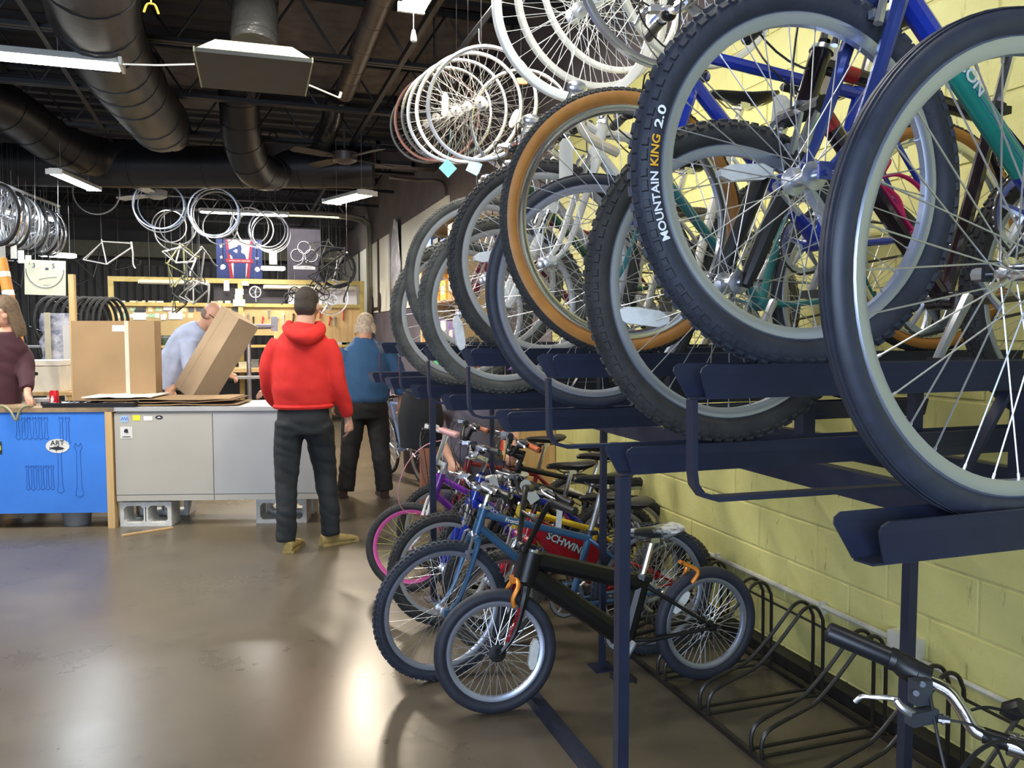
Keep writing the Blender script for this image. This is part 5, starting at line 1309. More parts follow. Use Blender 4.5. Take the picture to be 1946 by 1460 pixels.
# ================================================================ WORKSHOP BENCH AT THE BACK
YB = 14.5
def bq(x, y, Y=YB): return at(x, y, Y=Y)
bench = thing('workbench', 'long wooden workbench with tall frame and sticker covered back board across the back', 'workbench', (0, YB, 0))
def bb_(x0, x1, z0, z1, y0, y1, name, m, **kw):
    o = MB().bx(x0, x1, y0-YB, y1-YB, z0, z1).build(name, m, bench, **kw); return o
bench.location = (0, YB, 0)
XL, XR = -1.90, 2.10; ZT = 2.36
ylw = mat('yellow_timber', (.45, .34, .11), .55, 0, .15, 8)
for X in (XL, .07, XR): bb_(X-.04, X+.04, 0, ZT, YB-.04, YB+.04, 'frame_post', ylw)
bb_(XL-.04, XR+.04, ZT-.04, ZT+.04, YB-.045, YB+.045, 'top_beam', ylw)
bb_(XL, XR, 1.93, 1.99, YB+.0, YB+.04, 'middle_rail', ylw)
bb_(XL, .6, 1.45, 1.97, YB+.05, YB+.08, 'pegboard', mat('warm_pegboard', (.42, .30, .13), .6, 0, .15, 2))
bb_(.6, XR, 1.20, 1.93, YB+.05, YB+.08, 'pegboard', wood)
bb_(XL, XR, 1.25, 1.29, YB-.25, YB+.05, 'shelf_board', ylw)
bb_(XL, XR, .86, .92, YB-.75, YB+.05, 'bench_top', wood)
bb_(XL, XR, .30, .34, YB-.7, YB+.05, 'lower_shelf', wood)
for X in (XL+.05, -.6, .7, XR-.05): bb_(X-.045, X+.045, 0, .86, YB-.7, YB-.61, 'leg', wood)
bb_(.85, XR-.08, 1.99, 2.33, YB+.03, YB+.035, 'plastic_sheet', mat('milky_sheet', (.70, .68, .72), .25, 0, .15, 3))
bb_(-.35, .8, 1.99, 2.33, YB+.1, YB+.13, 'dark_back_panel', mat('near_black_panel', (.03, .025, .03), .5))
# stickers and notices on the back board: one object each
cols = [(.75, .72, .62), (.72, .70, .25), (.30, .45, .62), (.70, .30, .15), (.08, .08, .09), (.78, .76, .70), (.35, .50, .30), (.62, .50, .70), (.75, .60, .35), (.20, .40, .55)]
x = 218
while x < 445:
    for yy in (576, 588, 600):
        if random.random() < .93:
            w_ = random.uniform(6, 17); h_ = random.uniform(6, 10)
            p0, p1 = bq(x, yy-h_/2), bq(x+w_, yy+h_/2)
            MB().bx(p0.x, p1.x, YB+.044-YB, YB+.049-YB, p1.z, p0.z).build('sticker', mat('sticker_col_%d' % random.randrange(10), cols[random.randrange(10)], .5, 0, .25, 30), bench)
    x += random.uniform(11, 17)
for (x0, y0, x1, y1, c_) in ((255, 588, 275, 594, (.03, .03, .03)), (320, 592, 347, 607, (.75, .72, .62)), (252, 594, 277, 608, (.78, .76, .70)), (305, 598, 315, 608, (.80, .80, .78)), (447, 594, 465, 612, (.55, .52, .48)), (310, 582, 330, 590, (.78, .76, .70))):
    p0, p1 = bq(x0, y0), bq(x1, y1); MB().bx(p0.x, p1.x, .036, .043, p1.z, p0.z).build('notice', mat('notice_%d' % x0, c_, .6, 0, .1, 20), bench)
for (x0, y0, x1, y1) in ((425, 533, 436, 553), (459, 535, 473, 543), (447, 549, 463, 560), (446, 560, 460, 569), (443, 569, 466, 582)):
    p0, p1 = bq(x0, y0, YB-.06), bq(x1, y1, YB-.06); MB().bx(p0.x, p1.x, -.062, -.056, p1.z, p0.z).build('notice', paper, bench)
# hand tools on the board and tins on the shelf
tins = 'row of dark tins on the shelf behind the cartons'
for k, (x, y, s_, lab) in enumerate(((302, 622, 1, 'leftmost dark tin in the row on the wooden shelf'), (315, 620, 1.25, 'largest dark green tin in the row on the wooden shelf'), (328, 623, .95, 'reddish brown tin right of the large green tin'), (343, 621, 1.1, 'dark red tin at the right of the shelf row'), (424, 621, 1.0, 'dark tin right of the bending worker'), (438, 626, .8, 'small dark tin at the far right of the shelf row'))):
    p = at(x, y+8, Y=YB-.15); t = thing('tin', lab, 'tin', (p.x, p.y, 1.29), group=tins)
    c_ = [(.03, .03, .02), (.04, .06, .03), (.07, .03, .02), (.09, .02, .02), (.03, .02, .02), (.03, .03, .03)][k]
    MB().lathe([(0, 0), (0, .055*s_), (.02, .060*s_), (.10*s_, .060*s_), (.13*s_, .045*s_), (.13*s_, 0)], 14, 'z').build('tin_body', mat('tin_paint_%d' % k, c_, .5), t)
    MB().lathe([(.10*s_, .061*s_), (.115*s_, .061*s_), (.115*s_, .05*s_)], 14, 'z').build('lid_rim', grey, t)
for k in range(14):
    x = 470+k*14+random.uniform(-4, 4); y = random.choice((592, 600, 606)); p = at(x, y, Y=YB+.03); L = random.uniform(.10, .2)
    lab = None
    MB().tube([(p.x, .025, p.z), (p.x+random.uniform(-.03, .03), .02, p.z-L)], .012, 6).cyl((p.x, .01, p.z+.02), (p.x, .05, p.z+.02), .02, n=8).build('hung_tool', random.choice([black, alu, redp, grey, chrome]), bench)
# things standing on the bench and lower shelf, each its own box
names = [('parts_box', 'box'), ('jar', 'jar'), ('cup', 'cup')]
spots = [(300, 672, .26, .10, (.25, .30, .22), 'pale green plastic tub on the bench beside the cartons'), (330, 668, .30, .12, (.04, .05, .08), 'dark blue parts box on the bench beside the cartons'), (352, 675, .22, .08, (.60, .52, .38), 'cream folded box at the front of the bench'),
         (315, 690, .30, .05, (.65, .58, .42), 'flat cream tray on the bench front'), (465, 655, .2, .10, (.45, .42, .30), 'small beige box on the bench behind the repair stand'), (480, 668, .18, .14, (.12, .12, .12), 'black box on the bench behind the repair stand'),
         (640, 622, .30, .05, (.50, .50, .48), 'pale grey folded bag on the bench right of the red hoodie'), (662, 628, .25, .04, (.05, .09, .04), 'dark green flat case near the right end of the bench'), (636, 665, .25, .16, (.30, .20, .10), 'brown parts box under the right end of the bench'), (655, 690, .28, .20, (.10, .07, .05), 'dark crate under the right end of the bench')]
for k, (x, y, w_, h_, c_, lab) in enumerate(spots):
    z = .92 if y < 685 and x < 600 else (1.29 if y < 640 else .34)
    p = at(x, y, Y=YB-.35 if z < 1.2 else YB-.12); t = thing('parts_box', lab, 'box', (p.x, p.y, z))
    m_ = mat('parts_box_%d' % k, c_, .6)
    MB().bx(-w_/2, w_/2, -.09, .09, 0, h_).build('tub', m_, t); MB().bx(-w_/2-.006, w_/2+.006, -.096, .096, h_*.82, h_).build('rim', m_, t)
# long shades of the bench lights (unlit) and the lit one
def fixture(name, label, p, L, axis, tube_m, on=None, power=0, col=(1, .95, .86), wdt=.16, par=None, gap=.07, hood=white):
    """tube light fixture: housing, reflector hood, two tubes, end caps"""
    t = thing(name, label, 'light fixture', p, rz=0 if axis == 'x' else axis if not isinstance(axis, str) else PI/2)
    MB().prism([(-wdt/2, 0), (-wdt*.30, .05), (wdt*.30, .05), (wdt/2, 0), (wdt*.42, 0), (wdt*.25, .035), (-wdt*.25, .035), (-wdt*.42, 0)], lambda u, v_, k: ((k-.5)*L, u, v_)).build('housing', hood, t)
    for s in (-1, 1):
        MB().cyl((-L/2+.02, s*gap*.5, .002), (L/2-.02, s*gap*.5, .002), .019, n=10).build('tube', tube_m, t)
        MB().bx(s*L/2-.01, s*L/2+.01, -wdt/2, wdt/2, -.012, .04).build('end_cap', hood, t)
    if power:
        l = D.lights.new('tube_glow', 'AREA'); l.shape = 'RECTANGLE'; l.size = L; l.size_y = .10; l.energy = power; l.color = col
        o = D.objects.new('tube_glow', l); C.objects.link(o); o.location = p-V((0, 0, .03)); o.rotation_euler = (0, 0, t.rotation_euler.z)
    for s in (-1, 1): MB().tube([(s*L*.35, 0, .05), (s*L*.35, 0, max(.1, 3.66-p.z))], .0025, 4).build('hanger_chain', grey, t)
    return t
wt = mat('unlit_tube', (.75, .74, .66), .3)
fixture('bench_light', 'unlit pale strip light on the left of the bench frame', V((-.95, YB-.09, 2.30)), 1.05, 'x', wt, hood=mat('aged_white_metal', (.55, .52, .38), .5))
fixture('bench_light', 'unlit strip light along the right of the bench frame above the red hoodie', V((1.2, YB-.09, 2.25)), 1.5, 'x', wt, hood=mat('aged_white_metal', (.55, .52, .38), .5))

# banners on the dark beam behind
def banner(p, w_, h_, m, name, label, Yb):
    t = thing(name, label, 'banner', (p.x, Yb, p.z)); o = MB().bx(-w_/2, w_/2, -.004, .004, -h_/2, h_/2).build('cloth', m, t); MB().cyl((-w_/2, 0, h_/2), (w_/2, 0, h_/2), .014, n=8).build('pole', black, t)
    for s in (-1, 1): MB().cyl((s*w_*.4, 0, h_/2), (s*w_*.4, 0, 3.66-p.z), .002, n=4).build('hanging_cord', black, t)
    return t
c1_ = at(578, 495, Y=YB+1.5)
bn = banner(c1_, .62, 1.20, mat('charcoal_banner', (.070, .060, .080), .7), 'club_banner', 'charcoal banner with outlined club emblem above the bench', YB+1.5)
pg = mat('pale_grey_print', (.80, .77, .80), .7)
for cx, cz in ((-.13, .09), (.13, .09), (0, .24)): MB().tube([(cx+.115*math.cos(a), -.008, cz+.115*math.sin(a)) for a in [2*PI*k/28 for k in range(28)]], .020, 6, closed=True, flat=.4).build('emblem_ring', pg, bn)
for s in (-1, 1): MB().tube(spline([(s*.015, -.008, .05), (s*.03, -.008, -.02), (s*.07, -.008, -.07), (s*.14, -.008, -.10)], 4), .018, 6, flat=.4).build('emblem_stem', pg, bn)
MB().bx(-.20, .20, -.009, -.006, -.17, -.105).build('emblem_bar', pg, bn)
text('COLNAGO', .062, mat('charcoal_print', (.05, .045, .05), .7), bn, frame_M((0, -.0105, -.138), (1, 0, 0), (0, 0, 1)))
c2_ = at(455, 492, Y=YB+1.4)
ub = banner(c2_, .80, .72, mat('banner_white', (.80, .77, .74), .7), 'flag_banner', 'red white and blue banner with saluting figure behind the hung rims', YB+1.4)
nb_ = mat('banner_navy', (.03, .05, .18), .7); rb_ = mat('banner_red', (.35, .03, .06), .7)
for s in (-1, 1):
    MB().prism([(s*.40, .36), (s*.24, .36), (s*.16, -.36), (s*.40, -.36)], lambda u, v_, k: (u, -.006-k*.002, v_)).build('side_field', nb_, ub)
    MB().prism([(s*.24, .36), (s*.20, .36), (s*.11, -.36), (s*.17, -.36)], lambda u, v_, k: (u, -.007-k*.002, v_)).build('red_stripe', rb_, ub)
    for k in range(3):
        st = []; cz = .22-.2*k
        for j in range(10): r_ = .04 if j % 2 == 0 else .017; a = PI/2+j*PI/5; st.append((s*.31+r_*math.cos(a), cz+r_*math.sin(a)))
        MB().prism(st, lambda u, v_, k: (u, -.009-k*.002, v_)).build('star', pg, ub)
MB().prism([(-.11, -.36), (-.10, -.06), (-.13, .05), (-.19, .10), (-.21, .15), (-.05, .22), (-.02, .20), (-.11, .14), (-.04, .10), (-.03, .14), (-.045, .20), (-.02, .255), (.03, .25), (.045, .19), (.03, .12), (.10, .08), (.12, 0), (.10, -.36)], lambda u, v_, k: (u, -.010-k*.002, v_)).build('figure_print', nb_, ub)
MB().bx(-.24, .24, -.0145, -.0125, -.075, -.005).build('word_band', rb_, ub)
text('AMERICAN HEROES', .042, paper, ub, frame_M((0, -.0155, -.04), (1, 0, 0), (0, 0, 1)))
# lit reflector lamp and small spots over the bench
fixture('shop_light', 'short lit lamp with white hood below the hung rims over the bench', at(519, 512, Y=YB-.6), .36, 'x', tubew, power=14, wdt=.2)
t = thing('window_lamp', 'small upright bright lamp panel above the lit hooded lamp', 'lamp', at(519, 490, Y=YB+.3)); MB().bx(-.05, .05, -.02, .02, -.10, .10).build('diffuser', tubew, t); MB().bx(-.065, .065, .02, .05, -.115, .115).build('housing', grey, t)  # glowing panel added in place of a reflection; no lamp hangs here
for x, y, lab in ((424, 507, 'round bright spot lamp left of the saluting figure banner'), (489, 512, 'tiny round spot lamp right of the saluting figure banner')):
    t = thing('spot_lamp', lab, 'lamp', at(x, y, Y=YB+.2)); MB().lathe([(-.01, 0), (-.01, .035 if x < 450 else .022), (.0, .035)], 14, 'y').build('bulb', lampw, t); MB().lathe([(0, .04), (.09, .02), (.09, 0)], 14, 'y').cyl((0, .09, 0), (0, .09, .5), .008, n=6).build('lamp_housing', black, t)

# repair stand with clamp seen above the counter
rs = thing('repair_stand', 'chromed repair stand pole with clamp head behind the metal counter', 'repair stand', (at(473, 690, w=10).x, at(473, 690, w=10).y, 0)); 
zt = at(473, 625, w=10).z
MB().cyl((0, 0, .02), (0, 0, zt), .028, n=12).build('pole', chrome, rs); MB().tube([(-.28, -.03, zt+.02), (.30, .03, zt+.03)], .032, 10).build('clamp_arm', mat('dull_violet_alloy', (.16, .15, .20), .4, .4), rs)
MB().box((.31, .03, zt+.06), (.08, .06, .18)).build('clamp_jaw', chrome, rs); MB().tube([(-.28, -.03, zt+.07), (-.05, 0, zt+.075)], .018, 8).build('clamp_handle', white, rs); MB().box((0, -.03, .95), (.34, .18, .03)).build('tool_tray', grey, rs); MB().lathe([(0, 0), (0, .28), (.02, .28), (.02, 0)], 24, 'z').build('base', black, rs)

# clusters of used parts hung from the ceiling near the bench: frames, cranksets, wheels
def crank_hung(p, label, r_=.085, m=alu, rz=0):
    t = thing('hung_crankset', label, 'crankset', p, rz=rz, group='cranksets hanging over the bench')
    b = MB(); n = 24
    b.lathe([(-.002, r_-.016), (-.002, r_), (.002, r_), (.002, r_-.016)], n, closed=True)
    b.build('chainring', m, t)
    for k in range(5): a = 2*PI*k/5; MB().cyl((0, 0, 0), (math.cos(a)*(r_-.01), 0, math.sin(a)*(r_-.01)), .008, .005, 5).build('spider_arm', m, t)
    a = random.uniform(0, 6); MB().tube([(0, -.01, 0), (math.cos(a)*.17, -.02, math.sin(a)*.17)], [.014, .009], 7).build('crank_arm', m, t)
    MB().cyl((0, 0, 0), (.0, 0, 3.66-p.z), .0015, n=4).build('wire', grey, t)
    return t
def frame_hung(p, label, m, rz=0, s=1.0, tilt=0):
    t = thing('hung_bicycle_frame', label, 'bicycle frame', p, rot=(0, tilt, rz), group='bicycle frames hanging over the workshop')
    q = lambda x, z: V((x*s, 0, z*s))
    b = MB(); b.cyl(q(.45, .02), q(.42, .16), .018); b.cyl(q(.425, .13), q(-.12, .10), .011); b.cyl(q(.44, .05), q(0, -.34), .013); b.cyl(q(0, -.34), q(-.13, .14), .011)
    for y in (-.05, .05): b.tube([q(0, -.34), q(-.42, -.30)+V((0, y, 0))], .010, 6); b.tube([q(-.12, .08), q(-.42, -.30)+V((0, y, 0))], .008, 6)
    b.build('frame_tubes', m, t); MB().tube(spline([q(.45, .02), q(.47, -.06), q(.49, -.28), q(.54, -.36)], 3), .013, 7).build('fork', m, t)
    MB().cyl(q(-.13, .14), q(-.13, .14)+Mx.Rotation(-tilt, 3, 'Y') @ V((0, 0, 3.66-p.z)), .002, n=4).build('wire', grey, t)
    return t
fcol = [('silver', mat('old_silver', (.16, .16, .16), .45, .4)), ('white', mat('old_white', (.45, .44, .40), .5)), ('dark blue', bluep), ('black', black), ('red', redp), ('olive', mat('olive_frame', (.18, .18, .08), .4)), ('grey', greyrim), ('green', mat('green_frame', (.03, .14, .05), .35))]
cl = [(345, 480, 12.0, 6, 'above the bench frame'), (365, 505, 11.6, 0, 'left of the saluting figure banner, lowest of its cluster'), (330, 500, 12.3, 5, 'over the left of the bench frame'), (372, 545, 12.4, 6, 'in front of the bench pegboard'), (340, 560, 12.8, 3, 'touching the top of the sticker board'),
      (622, 500, 13.0, 3, 'right of the club banner'), (630, 520, 12.6, 3, 'low in the tangle by the pale wall boards'), (618, 478, 12.4, 3, 'highest beside the club banner'), (625, 470, 13.4, 6, 'near the pipe on the right wall'), (160, 500, 13, 3, 'at the dark upper left of the back wall'),
      (230, 490, 13.5, 3, 'in the dark above the left bench post'), (205, 470, 12.5, 6, 'high in the dark beside the sign'), (20, 520, 9.5, 3, 'at the left edge below the row of hung wheels'), (45, 470, 10.5, 3, 'behind the paper sign'), (15, 640, 9.8, 3, 'low at the left edge behind the file box'), (80, 620, 10.5, 3, 'behind the file box, low')]
for k, (x, y, w_, c_, wh_) in enumerate(cl):
    frame_hung(at(x, y, w=w_), fcol[c_][0]+' bare bicycle frame hanging '+wh_, fcol[c_][1], rz=random.uniform(-1, 1), s=random.uniform(.55, .8), tilt=random.uniform(-.9, .9))
cr = [(600, 545, 13.2), (615, 560, 13.1), (640, 548, 13.3), (622, 580, 13.4), (603, 570, 13.5), (632, 570, 13.2), (548, 565, 13.6), (560, 556, 13.5), (355, 525, 12.4), (380, 535, 12.5), (470, 545, 13.8), (485, 555, 13.7)]
wl_ = ['over the blue sweatshirt, upper left', 'above the right side of the bench', 'nearest to the pale wall boards', 'lowest at the right of the red hoodie', 'just right of the hooded head', 'right of the big ring cluster', 'left of the hooded head, lower', 'left of the hooded head, upper', 'over the standing carton', 'over the worker', 'left of the dark panel notices', 'in the dark panel over the bench']
for (x, y, w_), s_ in zip(cr, wl_): crank_hung(at(x, y, w=w_), 'old crankset hanging '+s_, random.choice((.085, .1)), random.choice((alu, black, greyrim)), random.uniform(-.6, .6))
hung('bicycle_wheel', 'silver wheel hanging at the right of the bench before the milky sheet', at(628, 565, w=13.2), .31, .1, tm_=None, rm=alu, N=24, tw=.02, indiv=False)
hung('bicycle_wheel', 'black tired wheel hanging by the right wall over the bench', at(640, 510, w=13), .32, .2, rm=black, N=24, tw=.03, indiv=False)

# ================================================================ HUNG RIMS
def rim_only(x, y, r_px, w_, label, group, m=alu):
    t = thing('bare_rim', label, 'rim', at(x, y, w=w_), rz=random.uniform(-.35, .2), group=group)
    MB().lathe([(-.009, r_px*w_/1545), (-.009, r_px*w_/1545-.014), (.009, r_px*w_/1545-.014), (.009, r_px*w_/1545)], 48, closed=True).build('hoop', m, t)
    MB().tube([(0, 0, r_px*w_/1545-.01), (0, 0, max(3.66-t.location.z, r_px*w_/1545+.1))], .0015, 4).build('hanging_wire', grey, t)
rim_only(183, 365, 43, 10.6, 'single thin grey rim hanging left of the ceiling fan', None, greyrim)
for k, (x, y, r_, w_) in enumerate(((301, 389, 46, 10.2), (304, 395, 47, 10.5), (308, 392, 43, 10.9))): rim_only(x, y, r_, w_, ['front', 'middle', 'back'][k]+' rim of the bunch hanging in front of the ceiling fan hub', 'rims in front of the fan', [alu, greyrim, alum][k])
for k, (x, y, r_, w_) in enumerate(((330, 438, 38, 11.2), (338, 432, 33, 11.6), (322, 430, 31, 12))): rim_only(x, y, r_, w_, ['larger', 'thin', 'smallest'][k]+' low rim hanging just under the fan bunch', 'rims under the fan bunch', greyrim)
for k, (x, y, r_, w_) in enumerate(((405, 402, 46, 10.1), (409, 405, 47, 10.4), (412, 408, 44, 10.8), (402, 410, 42, 11.2))): rim_only(x, y, r_, w_, ['front', 'second', 'third', 'back'][k]+' rim of the bunch hanging before the lit ceiling tube', 'rims before the lit tube', [alu, alum, greyrim, alu][k])
for k, (x, y, r_, w_) in enumerate(((418, 432, 33, 11.5), (475, 430, 36, 11.6), (485, 436, 34, 12.2))): rim_only(x, y, r_, w_, ['small low rim under the bunch before the tube', 'wide thin rim left of the right bunch', 'thin rim overlapping the left of the right bunch'][k], 'loose thin rims', greyrim)
for k, (x, y, r_, w_) in enumerate(((510, 438, 37, 11.8), (514, 442, 36, 12.2), (508, 436, 34, 12.6), (516, 446, 35, 13))): rim_only(x, y, r_, w_, ['front', 'second', 'third', 'back'][k]+' rim of the bunch hanging above the hooded lamp', 'rims above the hooded lamp', [alu, chrome, alum, alu][k])
# row of wheels along the left
k = 0
for i in range(15):
    t_ = i/14; x = -4+100*t_+random.uniform(-3, 3); y = 408+36*t_; w_ = 8.0+2.6*t_
    lab = ['nearest', 'second', 'third', 'fourth', 'fifth', 'sixth', 'seventh', 'eighth', 'ninth', 'tenth', 'eleventh', 'twelfth', 'thirteenth', 'fourteenth', 'farthest'][i]
    hung('bicycle_wheel', lab+' wheel in the slanting row hung at the left edge', at(x, y, w=w_), .31, -.75+random.uniform(-.1, .1), group='wheels hung in a row at the left', tm_=None if i % 4 else rubber_dark, rm=random.choice((alu, chrome, alum, greyrim)), N=24, tw=.02 if i % 4 else .03, indiv=False, sr=.0014)
rl = thing('hanging_rail', 'pipe rail holding the row of wheels at the left', 'rail', (0, 0, 0)); pa, pb = at(-10, 345, w=7.9), at(112, 392, w=10.9); rl.location = pa
MB().cyl((0, 0, 0), pb-pa, .02, n=8).build('pipe', grey, rl)
for k in range(15): q = (pb-pa)*(k/14); MB().tube([q, q-V((0, 0, .10)), q-V((-.03, 0, .13))], .005, 5).build('hook', alu, rl)
for k in range(6):
    x, y = (4, 478) if k == 0 else (12+k*14, 470+k*9); p = at(x, y, w=8.3+.3*k); 
    o = MB().box(p, (.06, .0015, .14)).tube([p+V((0, 0, .07)), V((p.x, p.y, 3.2))], .0008, 4).build('paper_tag', paper); tag(recentre(o), ['first', 'second', 'third', 'fourth', 'fifth', 'last'][k]+' white tag from the left hanging under the left wheel row', 'tag', 'tags under the left wheel row')

# paper sign with a smile
sg = thing('paper_sign', 'cream square sign with drawn smile hanging above the file box', 'sign', at(86, 528, w=8.7)); sc_m = mat('cream_sign', (.86, .84, .62), .6, 0, .03)
sg.rotation_euler = (0, .03, -.2)
MB().bx(-.205, .205, -.006, .006, -.185, .185).build('board', sc_m, sg)
ink = mat('marker_ink', (.08, .10, .16), .6)
MB().tube([(.19*math.cos(a), -.008, .09+.20*math.sin(a)) for a in [PI+PI*k/20 for k in range(21)]], .0035, 5).build('smile_line', ink, sg)
text('3', .07, ink, sg, frame_M((-.11, -.008, .125), (1, 0, 0), (0, 0, 1))); text('S', .075, ink, sg, frame_M((.085, -.008, .125), (1, 0, 0), (0, 0, 1))); text('3', .03, ink, sg, frame_M((-.155, -.008, .145), (1, 0, 0), (0, 0, 1)))
MB().ell((.02, -.008, .095), (.02, .003, .014)).build('nose_mark', ink, sg)
MB().tube([(-.06, -.008, -.02), (.02, -.008, .0), (.12, -.008, .012)], .0018, 4).build('pencil_line', ink, sg); MB().tube([(-.02, -.008, -.075), (.03, -.008, -.08), (.05, -.008, -.07)], .0015, 4).build('pencil_line', ink, sg)
MB().cyl((-.1, 0, .185), (-.1, 0, 3.66-sg.location.z), .002, n=4).build('string', grey, sg); MB().cyl((.13, 0, .185), (.13, 0, 3.66-sg.location.z), .002, n=4).build('string', grey, sg)
# stacked tires on top of a shelf behind, silver bag, box
def tirestack(x, y, w_, n_, label0, step=.06, m=rubber_dark, up_=True):
    ords = ['first', 'second', 'third', 'fourth', 'fifth', 'sixth', 'seventh', 'eighth']
    for k in range(n_):
        p = at(x, y, w=w_); t = thing('loose_tire', ords[k]+' loose tire from the left '+label0, 'tire', p+V((k*step, 0, 0)), rz=1.1, group='loose tires '+label0)
        link('tread', tire_mesh(.33, .045, None, m), t)
tirestack(98, 612, 10.4, 5, 'standing behind the silver foil bag', .10); tirestack(160, 612, 10.6, 6, 'standing on the shelf behind the standing carton', .07)
sh = thing('storage_shelf', 'grey metal shelf carrying loose tires behind the counter', 'shelf', (-2.2, 10.55, 0))
for x in (-1.2, 1.3):
    for y in (-.25, .25): MB().bx(x-.02, x+.02, y-.02, y+.02, 0, 1.36).build('upright', grey, sh)
for z in (.3, .85, 1.33): MB().bx(-1.2, 1.3, -.25, .25, z, z+.02).build('shelf_board', grey, sh)
foil = blotch('silver_foil', (.60, .60, .66), (.18, .20, .30), 9, .2, .4, .6, .6)
t = thing('foil_bag', 'tall crumpled silver foil bag behind the file box', 'bag', at(112, 700, w=8.6)); b = MB(); n = 14; secs = []
for k in range(9):
    z = -.02+k*.075; wv = .16+.02*math.sin(k*2.1); secs.append((V((.01*math.sin(k*3), 0, z)), V((wv, 0, 0)), V((0, .07-.005*k, 0))))
loft(b, secs, 16); b.build('foil', foil, t)
t = thing('clear_panel', 'pale upright plastic post beside the foil bag', 'post', at(93, 700, w=8.5)); MB().bx(-.025, .025, -.02, .02, -t.location.z, .58).build('post', mat('cream_plastic', (.55, .50, .36), .5), t)
t = thing('foam_board', 'narrow white foam board standing left of the standing carton', 'panel', at(132, 705, w=8.2)); MB().bx(-.045, .045, -.02, .02, -t.location.z, .46).build('panel', white, t)
# orange and white striped board at the left edge
p0, p1 = at(2, 492, w=6.9), at(46, 705, w=6.9); ax = (p1-p0).normalized()
t = thing('striped_barrier', 'orange barrier post with white bands leaning at the left edge', 'barrier', p0)
for k in range(6):
    a_, b2_ = p0.lerp(p1, k/6)-p0, p0.lerp(p1, (k+.72)/6)-p0; MB().cyl(a_, b2_, .045+.0*k, n=12).build('orange_sleeve', mat('barrier_orange', (.62, .27, .05), .6), t)
    MB().cyl(b2_, p0.lerp(p1, (k+1)/6)-p0, .048, n=12).build('white_band', white, t)
MB().cyl(p1-p0, V((p1.x+.1, p1.y, .0))-p0, .04, n=10).build('post', grey, t)

# ================================================================ RIGHT WALL BEYOND THE YELLOW BLOCKS
sv = thing('storage_unit', 'open pine shelf unit against the right wall at the end of the yellow blocks', 'shelf unit', (2.14, 6.35, 0))
MB().bx(-.20, .21, -.45, -.40, 0, 1.02).build('side_board', wood, sv); MB().bx(-.20, .21, .70, .74, 0, 1.02).build('side_board', wood, sv)
for z in (.03, .55, 1.0): MB().bx(-.20, .21, -.40, .70, z, z+.025).build('shelf_board', wood, sv)
crt = thing('milk_crate', 'red plastic lattice milk crate on the pine shelf', 'crate', (2.12, 6.12, .575)); rp = mat('red_crate', (.62, .04, .03), .4)
# solid bands and diagonal lattice on the side facing the camera (-Y) and the aisle side (-X)
for z0, z1 in ((0, .07), (.215, .26)):
    for nm, q in (('band', (-.17, .17, -.17, -.163)), ('band', (-.17, .17, .163, .17)), ('band', (-.17, -.163, -.17, .17)), ('band', (.163, .17, -.17, .17))): MB().bx(q[0], q[1], q[2], q[3], z0, z1).build(nm, rp, crt)
for k in range(9):
    for sgn in (-1, 1):
        for face in (0, 1):
            u0 = -.165+k*.038; u1 = min(.165, max(-.165, u0+sgn*.12)); dz = .145*abs(u1-u0)/.12
            f = (lambda u: V((u, -.166, 0))) if face == 0 else (lambda u: V((-.166, u, 0)))
            if abs(u1-u0) > .01: MB().cyl(f(u0)+V((0, 0, .07)), f(u1)+V((0, 0, .07+dz)), .004, n=5).build('lattice_bar', rp, crt)
MB().bx(-.165, .165, -.165, .165, 0, .006).build('base', rp, crt)
for k in range(6):
    o = MB().box((2.12+random.uniform(-.1, .1), 6.12+random.uniform(-.1, .1), .62+random.uniform(0, .08)), (.12, .05, .05), R=Mx.Rotation(random.uniform(0, 3), 3, 'Z')).build('spare_part', (greyrim, grey, white, black, gum, redp)[k])
    tag(recentre(o), ('silver', 'grey', 'white', 'black', 'brown', 'red')[k]+' spare part lying in the red milk crate', 'spare part', 'spare parts in the red crate')
items = [('storage_box', 'purple plastic box above the shelf unit by the right wall', (.22, .10, .42), 5.9, 1.03, .28, .24, .22), ('storage_box', 'brown carton on top of the shelf unit', (.34, .18, .09), 6.3, 1.03, .30, .3, .26), ('storage_box', 'black case at the far end of the shelf unit', (.02, .02, .03), 6.8, 1.03, .25, .3, .2)]
for nm, lab, c_, y, z, a_, b2_, h_ in items:
    t = thing(nm, lab, 'box', (2.13, y, z)); m_ = mat('item_'+lab[:6].replace(' ', ''), c_, .6); MB().bx(-a_/2, a_/2, -b2_/2, b2_/2, 0, h_).build('carton', m_, t); MB().bx(-a_/2-.006, a_/2+.006, -b2_/2-.006, b2_/2+.006, h_-.03, h_+.006).build('lid', m_, t)
